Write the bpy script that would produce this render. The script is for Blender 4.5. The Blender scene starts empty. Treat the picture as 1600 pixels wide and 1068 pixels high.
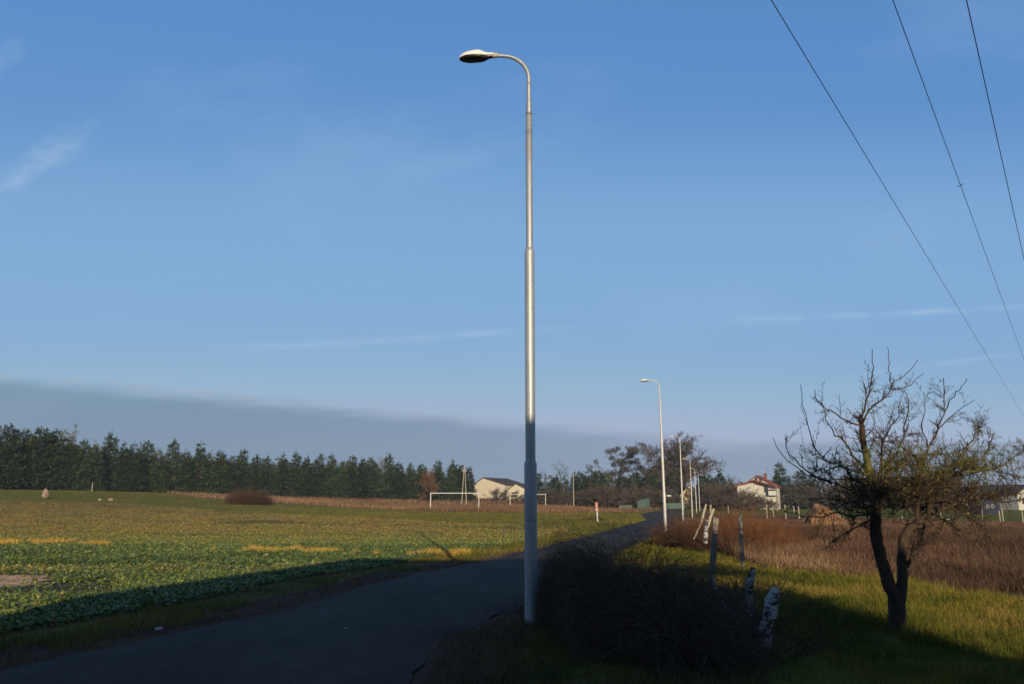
import bpy, math, random
import numpy as np
rad = math.radians
rng = np.random.default_rng(7)
random.seed(7)
C = bpy.context.scene

# ------------------------------------------------------------------ camera
CAMZ, F, HOR = 1.5, 1226.0, 773.0
PITCH = math.atan((HOR-534)/F)
cd = bpy.data.cameras.new('camera'); cam = bpy.data.objects.new('camera', cd)
C.collection.objects.link(cam); C.camera = cam
cd.sensor_width = 36; cd.lens = 36*F/1600; cd.clip_end = 6000; cd.clip_start = 0.05
cam.location = (0, 0, CAMZ); cam.rotation_euler = (math.pi/2+PITCH, 0, 0)

# ------------------------------------------------------------------ sun and sky
SUN_EL, SUN_AZ = 13.2, 9.0      # azimuth: degrees to the right of straight behind the camera
sd = bpy.data.lights.new('sun', 'SUN'); sd.energy = 5.0; sd.angle = rad(0.5); sd.color = (1.0, 0.82, 0.57)
so = bpy.data.objects.new('sun', sd); C.collection.objects.link(so)
so.rotation_euler = (rad(90-SUN_EL), 0, rad(SUN_AZ))
C.view_settings.view_transform = 'Standard'; C.view_settings.look = 'None'
C.view_settings.gamma = 1; C.view_settings.exposure = 0.0
C.view_settings.use_curve_mapping = False

w = bpy.data.worlds.new('World'); C.world = w; w.use_nodes = True
nt = w.node_tree; nt.nodes.clear()
def N(t, **k):
    n = nt.nodes.new(t)
    for a, b in k.items(): setattr(n, a, b)
    return n
def M(op, a, b=None, c=None, clamp=False):
    n = nt.nodes.new('ShaderNodeMath'); n.operation = op; n.use_clamp = clamp
    for i, v in enumerate((a, b, c)):
        if v is None: continue
        if isinstance(v, (int, float)): n.inputs[i].default_value = v
        else: nt.links.new(v, n.inputs[i])
    return n.outputs[0]
def sstep(x, lo, hi):
    n = nt.nodes.new('ShaderNodeMapRange'); n.interpolation_type = 'SMOOTHSTEP'
    nt.links.new(x, n.inputs[0]); n.inputs[1].default_value = lo; n.inputs[2].default_value = hi
    return n.outputs[0]
def mixc(f, a, b, mode='MIX'):
    n = nt.nodes.new('ShaderNodeMix'); n.data_type = 'RGBA'; n.blend_type = mode
    for s, v in ((n.inputs[0], f), (n.inputs[6], a), (n.inputs[7], b)):
        if isinstance(v, (int, float, tuple)): s.default_value = v
        else: nt.links.new(v, s)
    return n.outputs[2]
sky = N('ShaderNodeTexSky', sky_type='NISHITA', sun_disc=False)
sky.sun_elevation = rad(SUN_EL); sky.sun_rotation = rad(180-SUN_AZ)
sky.altitude = 0; sky.air_density = 1.0; sky.dust_density = 0.3; sky.ozone_density = 3.0
tc = N('ShaderNodeTexCoord'); sx = N('ShaderNodeSeparateXYZ'); nt.links.new(tc.outputs['Generated'], sx.inputs[0])
X, Y, Z = sx.outputs
Ys = M('MAXIMUM', Y, 0.05)
U = M('DIVIDE', X, Ys); V = M('DIVIDE', Z, Ys); front = sstep(Y, 0.1, 0.3)
def uv(px, py):
    v = (534-py)/F; y = math.cos(PITCH)-math.sin(PITCH)*v; z = math.sin(PITCH)+math.cos(PITCH)*v
    return ((px-800)/F/y, z/y)
def wnoise(sx_, sy_, detail=4, rough=.6, off=0):
    c = N('ShaderNodeCombineXYZ')
    nt.links.new(M('MULTIPLY', U, sx_), c.inputs[0]); nt.links.new(M('MULTIPLY', V, sy_), c.inputs[1]); c.inputs[2].default_value = off
    n = N('ShaderNodeTexNoise'); n.inputs['Scale'].default_value = 1; n.inputs['Detail'].default_value = detail
    n.inputs['Roughness'].default_value = rough; nt.links.new(c.outputs[0], n.inputs['Vector'])
    return n.outputs['Fac']
# even the sky out a little: a hazy winter sky keeps its blue further down
spc = N('ShaderNodeSeparateColor'); nt.links.new(sky.outputs[0], spc.inputs[0]); cmb = N('ShaderNodeCombineColor')
for i_, (g_, k_, mx_, l_) in enumerate(((.75, 1.247, 4.2, 1.45), (.46, 2.13, 4.6, 1.72), (.12, 5.12, 6.3, 1.95))):
    nt.links.new(M('MINIMUM', M('MINIMUM', M('MULTIPLY', M('POWER', spc.outputs[i_], g_), k_), mx_), M('MULTIPLY', spc.outputs[i_], l_)), cmb.inputs[i_])
elev_ = M('SUBTRACT', 1.0, M('MULTIPLY', sstep(Z, .60, .85), .5)); rear_ = M('SUBTRACT', 1.0, M('MULTIPLY', sstep(Y, -.05, -.5), .35))
SKYCOL = mixc(1.0, cmb.outputs[0], (1, 1, 1, 1), 'MULTIPLY')
DIM = M('MULTIPLY', elev_, rear_)
# low grey cloud bank, its upper edge sloping down to the right
(u0, v0), (u1, v1) = uv(0, 581), uv(900, 661)
sl = (v1-v0)/(u1-u0)
edge = M('MAXIMUM', M('ADD', M('MULTIPLY', M('SUBTRACT', U, u0), sl), v0), 0.066)
nb = wnoise(9, 60, 5, .55, 3.0)
dd = M('ADD', M('SUBTRACT', edge, V), M('MULTIPLY', M('SUBTRACT', nb, .5), 0.022))
bank = M('MULTIPLY', M('MULTIPLY', sstep(dd, -0.004, 0.024), M('ADD', .75, M('MULTIPLY', sstep(U, 0.35, -.45), .25))), front)
rbank = M('MULTIPLY', M('MULTIPLY', M('MULTIPLY', sstep(M('ADD', M('SUBTRACT', 0.070, V), M('MULTIPLY', M('SUBTRACT', nb, .5), 0.012)), -0.001, 0.010), sstep(U, 0.1, 0.4)), .8), front)
rim = M('MULTIPLY', M('MULTIPLY', M('MULTIPLY', sstep(dd, -0.006, 0.002), sstep(dd, 0.016, 0.004)), sstep(wnoise(22, 140, 4, .6, 9), .42, .68)), front)
BANK = M('MAXIMUM', bank, rbank)
veil = M('MULTIPLY', M('MULTIPLY', M('MULTIPLY', sstep(V, .10, .28), sstep(V, .54, .33)), front), .55)
skyc = mixc(veil, SKYCOL, (2.5, 4.45, 7.2, 1))
skyc = mixc(M('MULTIPLY', BANK, .74), skyc, (1.52, 2.52, 3.45, 1))
skyc = mixc(M('MULTIPLY', rim, .42), skyc, (3.9, 4.3, 4.9, 1))
# thin streaks and wisps of cirrus
def streak(a, b, width, strength, off):
    global skyc
    (ua, va), (ub, vb) = uv(*a), uv(*b)
    L = math.hypot(ub-ua, vb-va); tx, ty = (ub-ua)/L, (vb-va)/L
    along = M('ADD', M('MULTIPLY', M('SUBTRACT', U, ua), tx), M('MULTIPLY', M('SUBTRACT', V, va), ty))
    perp = M('ADD', M('MULTIPLY', M('SUBTRACT', U, ua), -ty), M('MULTIPLY', M('SUBTRACT', V, va), tx))
    n1 = wnoise(6, 6, 3, .6, off)
    perp = M('ADD', perp, M('MULTIPLY', M('SUBTRACT', n1, .5), width*2.2))
    m = sstep(M('ABSOLUTE', perp), width, 0)
    m = M('MULTIPLY', m, M('MULTIPLY', sstep(along, -L*.05, L*.25), sstep(along, L*1.1, L*.7)))
    m = M('MULTIPLY', m, sstep(wnoise(14, 26, 5, .65, off+5), .3, .75))
    m = M('MULTIPLY', M('MULTIPLY', m, front), strength)
    skyc = mixc(m, skyc, (5.2, 6.6, 8.4, 1))
streak((330, 548), (960, 506), .008, .35, 1)
streak((1100, 505), (1640, 478), .007, .38, 2)
streak((1300, 590), (1640, 545), .006, .2, 3)
streak((-20, 320), (150, 190), .035, .42, 4)
streak((-30, 110), (40, 70), .03, .3, 5)
streak((560, 300), (800, 215), .03, .1, 6)
soft = M('MULTIPLY', M('MULTIPLY', sstep(wnoise(2.2, 5, 5, .6, 12), .5, .8), front), .10)
skyc = mixc(soft, skyc, (5.2, 6.6, 8.4, 1))
bg = N('ShaderNodeBackground'); bg.inputs[1].default_value = 0.1
nt.links.new(M('MULTIPLY', DIM, 0.1), bg.inputs[1])
nt.links.new(skyc, bg.inputs[0]); ow = N('ShaderNodeOutputWorld'); nt.links.new(bg.outputs[0], ow.inputs[0])

# ------------------------------------------------------------------ geometry of the place
def ss(x, a, b):
    t = np.clip((np.asarray(x, float)-a)/(b-a), 0, 1); return t*t*(3-2*t)
def T(x, y):
    x = np.asarray(x, float); y = np.asarray(y, float)
    b = np.interp(y, [-50, 12, 38, 70, 120, 175], [0, 0, -.40, -.50, -.72, -.80])
    b = b + 1.3*ss(y, 175, 235)*ss(x, 60, 20)
    b = b + 3.2*ss(-x, 5, 95)*ss(y, 60, 150)
    b = b - 0.75*ss(x, 4, 25)*ss(y, 25, 80)
    b = b + 0.03*np.sin(x*.9+1.3*np.sin(y*.5))*np.sin(y*.7+.5)*ss(np.abs(x), 4, 8)
    return b
def ray(px, py):
    v = (534-py)/F
    return np.array([(px-800)/F, math.cos(PITCH)-math.sin(PITCH)*v, math.sin(PITCH)+math.cos(PITCH)*v])
def P(px, py, Yd):
    d = ray(px, py); return np.array([0, 0, CAMZ])+d*(Yd/d[1])
def G(px, py):
    d = ray(px, py); d = d/d[1]; lo = 1.0
    for t in np.geomspace(1, 600, 1500):
        if CAMZ+d[2]*t < T(d[0]*t, t): break
        lo = t
    hi = t
    for _ in range(30):
        m = (lo+hi)/2
        if CAMZ+d[2]*m < T(d[0]*m, m): hi = m
        else: lo = m
    return np.array([d[0]*lo, lo, float(T(d[0]*lo, lo))])
def S(px, Yd):
    """ground point seen in column px at depth Yd"""
    x = (px-800)/F*Yd/math.cos(PITCH)/1.0
    for _ in range(3):
        z = float(T(x, Yd)); py = proj(x, Yd, z)[1]
        v = (534-py)/F; x = (px-800)/F*Yd/(math.cos(PITCH)-math.sin(PITCH)*v)
    return np.array([x, Yd, float(T(x, Yd))])
def proj(x, y, z):
    x = np.asarray(x, float); y = np.asarray(y, float); z = np.asarray(z, float)-CAMZ
    dep = y*math.cos(PITCH)+z*math.sin(PITCH); up = -y*math.sin(PITCH)+z*math.cos(PITCH)
    return 800+F*x/dep, 534-F*up/dep
EL = [G(*p) for p in [(0,1045),(169,1011),(240,990),(375,965),(487,938),(600,910),(648,896),(747,878),(817,862),(901,841),(955,827),(995,817),(1012,812),(1000,803),(1018,799),(1037,796),(1054,792)]]
ER = [G(*p) for p in [(662,1060),(690,994),(747,980),(817,946),(885,905),(960,865),(1030,832),(1052,818),(1058,811),(1056,803),(1066,798),(1077,792)]]
ly = [-30, 0, 3.0]+[p[1] for p in EL]+[175]; lx = [-7.5, -6.2, -5.6]+[p[0] for p in EL]+[EL[-1][0]+5]
ry = [-30, 0, 3.0]+[p[1] for p in ER]+[175]; rx = [-3.6, -2.0, -1.5]+[p[0] for p in ER]+[ER[-1][0]+6]
def xl(y): return np.interp(y, ly, lx)
def xr(y): return np.interp(y, ry, rx)

# ------------------------------------------------------------------ helpers: meshes, objects
def vnoise(x, y, s, seed=0):
    x = np.asarray(x, float)/s; y = np.asarray(y, float)/s
    xi = np.floor(x).astype(int); yi = np.floor(y).astype(int); fx = x-xi; fy = y-yi
    fx = fx*fx*(3-2*fx); fy = fy*fy*(3-2*fy)
    def h(a, b):
        n = (a*374761393+b*668265263+seed*1442695041) & 0x7fffffff
        n = ((n ^ (n >> 13))*1274126177) & 0x7fffffff
        return ((n ^ (n >> 16)) & 0xffff)/65535.0
    return (h(xi,yi)*(1-fx)+h(xi+1,yi)*fx)*(1-fy)+(h(xi,yi+1)*(1-fx)+h(xi+1,yi+1)*fx)*fy
def fbm(x, y, s, seed=0):
    return .55*vnoise(x,y,s,seed)+.3*vnoise(x,y,s/2.3,seed+1)+.15*vnoise(x,y,s/5.1,seed+2)

def np_mesh(name, V_, F_, mat, tint=None, smooth=False):
    """V_ (n,3), F_ (m,k) all faces with k corners"""
    me = bpy.data.meshes.new(name)
    V_ = np.asarray(V_, np.float32); F_ = np.asarray(F_, np.int32)
    me.vertices.add(len(V_)); me.vertices.foreach_set('co', V_.ravel())
    m, k = F_.shape
    me.loops.add(m*k); me.loops.foreach_set('vertex_index', F_.ravel())
    me.polygons.add(m); me.polygons.foreach_set('loop_start', np.arange(0, m*k, k, dtype=np.int32))
    me.polygons.foreach_set('loop_total', np.full(m, k, np.int32))
    if smooth: me.polygons.foreach_set('use_smooth', np.ones(m, bool))
    if tint is not None:
        a = me.attributes.new('tint', 'FLOAT', 'POINT'); a.data.foreach_set('value', np.asarray(tint, np.float32))
    me.update(calc_edges=True)
    if mat: me.materials.append(mat)
    return me
def link(name, me, parent=None, label=None, cat=None, group=None, kind=None, loc=None):
    o = bpy.data.objects.new(name, me); C.collection.objects.link(o)
    if parent: o.parent = parent
    if loc is not None: o.location = tuple(float(c) for c in loc)
    if label: o['label'] = label
    if cat: o['category'] = cat
    if group: o['group'] = group
    if kind: o['kind'] = kind
    return o
def thing(name, label, cat, loc, rotz=0, group=None, scale=1):
    o = link(name, None, None, label, cat, group, None, loc)
    o.rotation_euler = (0, 0, rotz); o.scale = (scale,)*3 if not hasattr(scale, '__len__') else scale
    return o
class Geo:
    """collects boxes, prisms, tubes, lathes as one mesh"""
    def __init__(s): s.v = []; s.f = []
    def add(s, vs, fs):
        b = len(s.v); s.v += [tuple(float(c) for c in p) for p in vs]; s.f += [tuple(i+b for i in f) for f in fs]; return s
    def box(s, x0, x1, y0, y1, z0, z1):
        return s.add([(x0,y0,z0),(x1,y0,z0),(x1,y1,z0),(x0,y1,z0),(x0,y0,z1),(x1,y0,z1),(x1,y1,z1),(x0,y1,z1)],
                     [(0,3,2,1),(4,5,6,7),(0,1,5,4),(1,2,6,5),(2,3,7,6),(3,0,4,7)])
    def prism(s, poly, y0, y1):      # poly in x,z ; extruded along y
        n = len(poly)
        vs = [(x, y0, z) for x, z in poly]+[(x, y1, z) for x, z in poly]
        return s.add(vs, [tuple(range(n)), tuple(range(2*n-1, n-1, -1))]+[(i, i+n, (i+1) % n+n, (i+1) % n) for i in range(n)])
    def tube(s, pts, rs, k=12, caps=True):
        pts = [np.array(p, float) for p in pts]; n = len(pts); rings = []
        ref = np.array([0, 1, 0.]) if abs((pts[-1]-pts[0])[1]) < .8*np.linalg.norm(pts[-1]-pts[0]) else np.array([1., 0, 0])
        vs = []
        for i, p in enumerate(pts):
            t = pts[min(i+1, n-1)]-pts[max(i-1, 0)]; t = t/np.linalg.norm(t)
            a = np.cross(t, ref); a /= np.linalg.norm(a); b = np.cross(t, a); r = rs[i] if hasattr(rs, '__len__') else rs
            for j in range(k):
                th = 2*math.pi*j/k; vs.append(p+r*(math.cos(th)*a+math.sin(th)*b))
        fs = [(i*k+j, i*k+(j+1) % k, (i+1)*k+(j+1) % k, (i+1)*k+j) for i in range(n-1) for j in range(k)]
        if caps: fs += [tuple(range(k-1, -1, -1)), tuple((n-1)*k+j for j in range(k))]
        return s.add(vs, fs)
    def mesh(s, name, mat, smooth=False):
        me = bpy.data.meshes.new(name); me.from_pydata(s.v, [], s.f); me.update()
        import bmesh
        b = bmesh.new(); b.from_mesh(me); bmesh.ops.recalc_face_normals(b, faces=b.faces); b.to_mesh(me); b.free()
        if smooth:
            me.polygons.foreach_set('use_smooth', np.ones(len(me.polygons), bool))
            me.set_sharp_from_angle(angle=rad(40))
        me.materials.append(mat); return me
def tubes(groups, k=4):
    """groups: list of (P (N,n,3), R (N,n)); all as quads"""
    Vs, Fs, base = [], [], 0
    for Pn, Rn in groups:
        Nn, n, _ = Pn.shape
        t = np.empty_like(Pn); t[:, 1:-1] = Pn[:, 2:]-Pn[:, :-2]; t[:, 0] = Pn[:, 1]-Pn[:, 0]; t[:, -1] = Pn[:, -1]-Pn[:, -2]
        t /= np.linalg.norm(t, axis=2, keepdims=True)+1e-9
        mean = Pn[:, -1]-Pn[:, 0]; mean /= np.linalg.norm(mean, axis=1, keepdims=True)+1e-9
        ref = np.where(np.abs(mean[:, 2:3]) > .7, np.array([[1., .3, 0]]), np.array([[.1, .2, 1.]]))
        a = np.cross(t, ref[:, None, :]); a /= np.linalg.norm(a, axis=2, keepdims=True)+1e-9
        b = np.cross(t, a)
        th = np.arange(k)*2*math.pi/k
        ring = Pn[:, :, None, :]+Rn[:, :, None, None]*(np.cos(th)[None, None, :, None]*a[:, :, None, :]+np.sin(th)[None, None, :, None]*b[:, :, None, :])
        Vs.append(ring.reshape(-1, 3))
        idx = base+np.arange(Nn*n*k).reshape(Nn, n, k); nx = np.roll(idx, -1, axis=2)
        Fs.append(np.stack([idx[:, :-1], nx[:, :-1], nx[:, 1:], idx[:, 1:]], -1).reshape(-1, 4))
        base += Nn*n*k
    return np.concatenate(Vs), np.concatenate(Fs)
def unit(a): return a/(np.linalg.norm(a, axis=-1, keepdims=True)+1e-9)
def grow(start, d, L, r, n, wig, trop, r_end=.3):
    """polylines from starts; trop pulls towards +z"""
    Nn = len(start); Pn = np.empty((Nn, n, 3)); Pn[:, 0] = start; d = unit(d.copy())
    for i in range(1, n):
        d = unit(d+rng.normal(0, wig, (Nn, 3))+np.array([0, 0, trop]))
        Pn[:, i] = Pn[:, i-1]+d*(L/(n-1))[:, None]
    Rn = r[:, None]*np.linspace(1, r_end, n)[None, :]
    return Pn, Rn
def spawn(Pn, Rn, m, tmin, ang, lratio, L, rratio, lim=None):
    """m children per polyline: returns start, dir, len, r"""
    Nn, n, _ = Pn.shape
    t = (tmin+(1-tmin)*rng.random((Nn, m)))*(n-1)*.999
    i = t.astype(int); f = (t-i)[..., None]; ar = np.arange(Nn)[:, None]
    p = Pn[ar, i]*(1-f)+Pn[ar, i+1]*f; tan = unit(Pn[ar, i+1]-Pn[ar, i])
    rr = Rn[ar, i]*(1-f[..., 0])+Rn[ar, i+1]*f[..., 0]
    rnd = unit(rng.normal(0, 1, tan.shape)); per = unit(rnd-tan*(rnd*tan).sum(-1, keepdims=True))
    a = np.radians(rng.uniform(ang[0], ang[1], (Nn, m)))[..., None]
    d = tan*np.cos(a)+per*np.sin(a)
    LL = L[:, None]*lratio*rng.uniform(.6, 1.3, (Nn, m))*(1-.45*t/(n-1))
    return p.reshape(-1, 3), d.reshape(-1, 3), LL.ravel(), (rr*rratio).ravel()
def leaf_quads(p, d, up, L, W):
    """rhombus leaves (n,4 verts)"""
    s = unit(np.cross(d, up)); mid = p+d*(L*.5)[:, None]
    v = np.stack([p, mid+s*(W*.5)[:, None], p+d*L[:, None], mid-s*(W*.5)[:, None]], 1).reshape(-1, 3)
    f = np.arange(len(p)*4).reshape(-1, 4); return v, f
def blades(p, h, wd, lean, droop=.35):
    """bent grass blades, two quads each"""
    n = len(p); a = rng.random(n)*2*math.pi; side = np.stack([np.cos(a), np.sin(a), np.zeros(n)], 1)
    b = rng.random(n)*2*math.pi; ld = np.stack([np.cos(b), np.sin(b), np.zeros(n)], 1)
    l = (lean*rng.random(n)*h)[:, None]; up = np.array([0, 0, 1.])
    w_ = (wd*.5)[:, None]; H = h[:, None]
    m = p+ld*l*.35+up*H*.55; t = p+ld*l+up*H*(1-droop*rng.random(n)[:, None]*np.minimum(lean, 1))
    v = np.stack([p-side*w_, p+side*w_, m+side*w_*.75, m-side*w_*.75, t+side*w_*.12, t-side*w_*.12], 1).reshape(-1, 3)
    i = np.arange(n)[:, None]*6
    f = np.concatenate([i+np.array([[0, 1, 2, 3]]), i+np.array([[3, 2, 4, 5]])], 0); return v, f

# ------------------------------------------------------------------ materials
def newmat(name):
    m = bpy.data.materials.new(name); m.use_nodes = True
    t = m.node_tree; b = t.nodes['Principled BSDF']; return m, t, b
ALB = .68
def ramp(t, fac, stops):
    r = t.nodes.new('ShaderNodeValToRGB'); e = r.color_ramp.elements
    while len(e) < len(stops): e.new(.5)
    for i, (p, c) in enumerate(stops): e[i].position = p; e[i].color = (*[q*ALB for q in c], 1)
    t.links.new(fac, r.inputs[0]); return r.outputs[0]
def tnoise(t, scale, detail=5, rough=.6, stretch=None, dist=0):
    co = t.nodes.new('ShaderNodeTexCoord'); n = t.nodes.new('ShaderNodeTexNoise')
    n.inputs['Scale'].default_value = scale; n.inputs['Detail'].default_value = detail; n.inputs['Roughness'].default_value = rough
    n.inputs['Distortion'].default_value = dist
    if stretch:
        mp = t.nodes.new('ShaderNodeMapping'); mp.inputs['Scale'].default_value = stretch
        t.links.new(co.outputs['Object'], mp.inputs[0]); t.links.new(mp.outputs[0], n.inputs['Vector'])
    else: t.links.new(co.outputs['Object'], n.inputs['Vector'])
    return n.outputs['Fac']
def bump(t, b, h, strength, dist=.02):
    n = t.nodes.new('ShaderNodeBump'); n.inputs['Strength'].default_value = strength; n.inputs['Distance'].default_value = dist
    t.links.new(h, n.inputs['Height']); t.links.new(n.outputs[0], b.inputs['Normal'])
def noisemat(name, stops, scale, rough=.8, metal=0, bumps=0, stretch=None, dist=.02, detail=5):
    m, t, b = newmat(name); f = tnoise(t, scale, detail, .65, stretch)
    t.links.new(ramp(t, f, stops), b.inputs['Base Color']); b.inputs['Roughness'].default_value = rough
    b.inputs['Metallic'].default_value = metal; b.inputs['Specular IOR Level'].default_value = .3
    if bumps: bump(t, b, f, bumps, dist)
    return m
def tintmat(name, stops, rough=.75, spec=.2, trans=0, objvar=0):
    m, t, b = newmat(name); a = t.nodes.new('ShaderNodeAttribute'); a.attribute_name = 'tint'
    col = ramp(t, a.outputs['Fac'], stops)
    if objvar:
        oi = t.nodes.new('ShaderNodeObjectInfo'); hs = t.nodes.new('ShaderNodeHueSaturation')
        mr = t.nodes.new('ShaderNodeMapRange'); t.links.new(oi.outputs['Random'], mr.inputs[0])
        mr.inputs[3].default_value = 1-objvar; mr.inputs[4].default_value = 1+objvar
        t.links.new(mr.outputs[0], hs.inputs['Value']); t.links.new(col, hs.inputs['Color']); col = hs.outputs[0]
    t.links.new(col, b.inputs['Base Color']); b.inputs['Roughness'].default_value = rough; b.inputs['Specular IOR Level'].default_value = spec
    if trans:
        tr = t.nodes.new('ShaderNodeBsdfTranslucent'); mx = t.nodes.new('ShaderNodeMixShader'); mx.inputs[0].default_value = trans
        t.links.new(col, tr.inputs[0]); t.links.new(b.outputs[0], mx.inputs[1]); t.links.new(tr.outputs[0], mx.inputs[2])
        t.links.new(mx.outputs[0], t.nodes['Material Output'].inputs[0])
    return m
MA = {}
MA['galv'] = None
def galv(name, c0, c1):
    m, t, b = newmat(name); f = tnoise(t, 26, 6, .75); f2 = tnoise(t, 3, 4, .6, (1, 1, .35))
    mx = t.nodes.new('ShaderNodeMath'); mx.operation = 'MULTIPLY'; t.links.new(f, mx.inputs[0]); t.links.new(f2, mx.inputs[1])
    t.links.new(ramp(t, mx.outputs[0], [(.12, c0), (.40, c1)]), b.inputs['Base Color'])
    t.links.new(ramp(t, f, [(.3, (.46,)*3), (.7, (.60,)*3)]), b.inputs['Roughness'])
    b.inputs['Metallic'].default_value = .52; bump(t, b, f, .12, .004); return m
ALB = 1.0
MA['galv'] = galv('galvanised_steel', (.27, .29, .30), (.44, .46, .47))
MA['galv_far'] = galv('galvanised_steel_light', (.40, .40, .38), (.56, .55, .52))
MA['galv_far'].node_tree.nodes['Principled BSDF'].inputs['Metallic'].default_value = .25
ALB = .68
MA['head'] = noisemat('cream_lamp_housing', [(.3, (.92, .92, .86)), (.7, (1.0, 1.0, .95))], 8, .5)
MA['lens'] = noisemat('dark_lamp_underside', [(.3, (.012, .013, .014)), (.7, (.022, .022, .024))], 12, .35)
MA['clamp'] = noisemat('pale_clamp_plastic', [(.3, (.50, .47, .38)), (.7, (.60, .56, .46))], 8, .5)
MA['gasket'] = noisemat('dark_seam', [(.3, (.10, .10, .10)), (.7, (.16, .16, .15))], 20, .7)
MA['wire'] = noisemat('black_cable', [(.3, (.012, .012, .014)), (.7, (.025, .025, .028))], 30, .6)
MA['whitepaint'] = noisemat('white_painted_metal', [(.25, (.60, .58, .52)), (.5, (.80, .79, .74))], 6, .5)
MA['plaster'] = noisemat('cream_plaster', [(.2, (.62, .55, .42)), (.6, (.74, .67, .53))], .8, .9)
MA['plaster2'] = noisemat('white_plaster', [(.2, (.58, .55, .48)), (.6, (.74, .71, .63))], 1.2, .9)
MA['yplaster'] = noisemat('ochre_plaster', [(.2, (.50, .42, .25)), (.6, (.62, .53, .33))], 1.2, .9)
def tilemat(name, c0, c1):
    m, t, b = newmat(name); co = t.nodes.new('ShaderNodeTexCoord'); wv = t.nodes.new('ShaderNodeTexWave')
    wv.bands_direction = 'Z'; wv.inputs['Scale'].default_value = 2.2; wv.inputs['Distortion'].default_value = 1.5
    t.links.new(co.outputs['Object'], wv.inputs['Vector']); f = tnoise(t, 2.5, 5, .7)
    mx = t.nodes.new('ShaderNodeMath'); mx.operation = 'MULTIPLY_ADD'; t.links.new(wv.outputs['Fac'], mx.inputs[0]); mx.inputs[1].default_value = .35; t.links.new(f, mx.inputs[2])
    t.links.new(ramp(t, mx.outputs[0], [(.35, c0), (.85, c1)]), b.inputs['Base Color']); b.inputs['Roughness'].default_value = .85; return m
MA['redroof'] = tilemat('red_roof_tiles', (.20, .035, .022), (.36, .075, .045))
MA['brownroof'] = tilemat('dark_brown_roof', (.05, .030, .026), (.09, .055, .048))
MA['glass'] = noisemat('dark_window_glass', [(.3, (.02, .025, .03)), (.7, (.05, .055, .06))], 2, .15)
MA['frame'] = noisemat('window_frame', [(.3, (.30, .27, .23)), (.7, (.40, .37, .32))], 5, .6)
MA['brick'] = noisemat('chimney_brick', [(.3, (.22, .09, .06)), (.7, (.32, .15, .10))], 6, .9)
MA['greenpaint'] = noisemat('faded_green_paint', [(.3, (.09, .15, .12)), (.7, (.15, .22, .18))], 2, .8)
MA['stone'] = noisemat('field_boulder', [(.3, (.26, .17, .12)), (.55, (.42, .30, .22)), (.75, (.50, .40, .32))], 3, .95, bumps=.5, dist=.05)
MA['oldwood'] = noisemat('weathered_wood', [(.25, (.16, .13, .10)), (.5, (.33, .29, .23)), (.75, (.46, .42, .34))], 9, .9, bumps=.4, stretch=(3, 3, .35))
MA['palewood'] = noisemat('pale_wood_post', [(.25, (.36, .31, .22)), (.6, (.60, .54, .42))], 6, .9, stretch=(2, 2, .4))
MA['bark'] = noisemat('grey_brown_bark', [(.3, (.03, .022, .016)), (.6, (.07, .05, .036)), (.8, (.11, .085, .065))], 5, .95, bumps=.5, dist=.03, stretch=(2, 2, .5))
MA['twig'] = noisemat('bare_twigs', [(.3, (.10, .075, .055)), (.7, (.20, .155, .12))], 2, .9)
MA['twig_oak'] = noisemat('bare_oak_twigs', [(.3, (.115, .09, .065)), (.7, (.21, .165, .12))], 2, .9)
MA['birchbark'] = noisemat('birch_tree_bark', [(.3, (.30, .27, .24)), (.6, (.50, .47, .43))], 3, .9)
MA['birchtwig'] = noisemat('birch_twigs', [(.3, (.17, .13, .12)), (.7, (.28, .22, .21))], 2, .9)
def birchlog():
    m, t, b = newmat('birch_log_bark'); f = tnoise(t, 10, 7, .75, (.8, .8, 1.7), 0); g = tnoise(t, 22, 5, .6)
    c = ramp(t, f, [(.42, (.035, .030, .027)), (.47, (.14, .12, .11)), (.50, (.66, .65, .65)), (.8, (.92, .92, .92))])
    h = t.nodes.new('ShaderNodeMix'); h.data_type = 'RGBA'; h.blend_type = 'MULTIPLY'; h.inputs[0].default_value = .5
    t.links.new(c, h.inputs[6]); t.links.new(ramp(t, g, [(.35, (.65, .62, .60)), (.6, (1.45, 1.45, 1.45))]), h.inputs[7])
    t.links.new(h.outputs[2], b.inputs['Base Color']); b.inputs['Roughness'].default_value = .85; bump(t, b, f, .6, .02); return m
MA['birchlog'] = birchlog()
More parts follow.
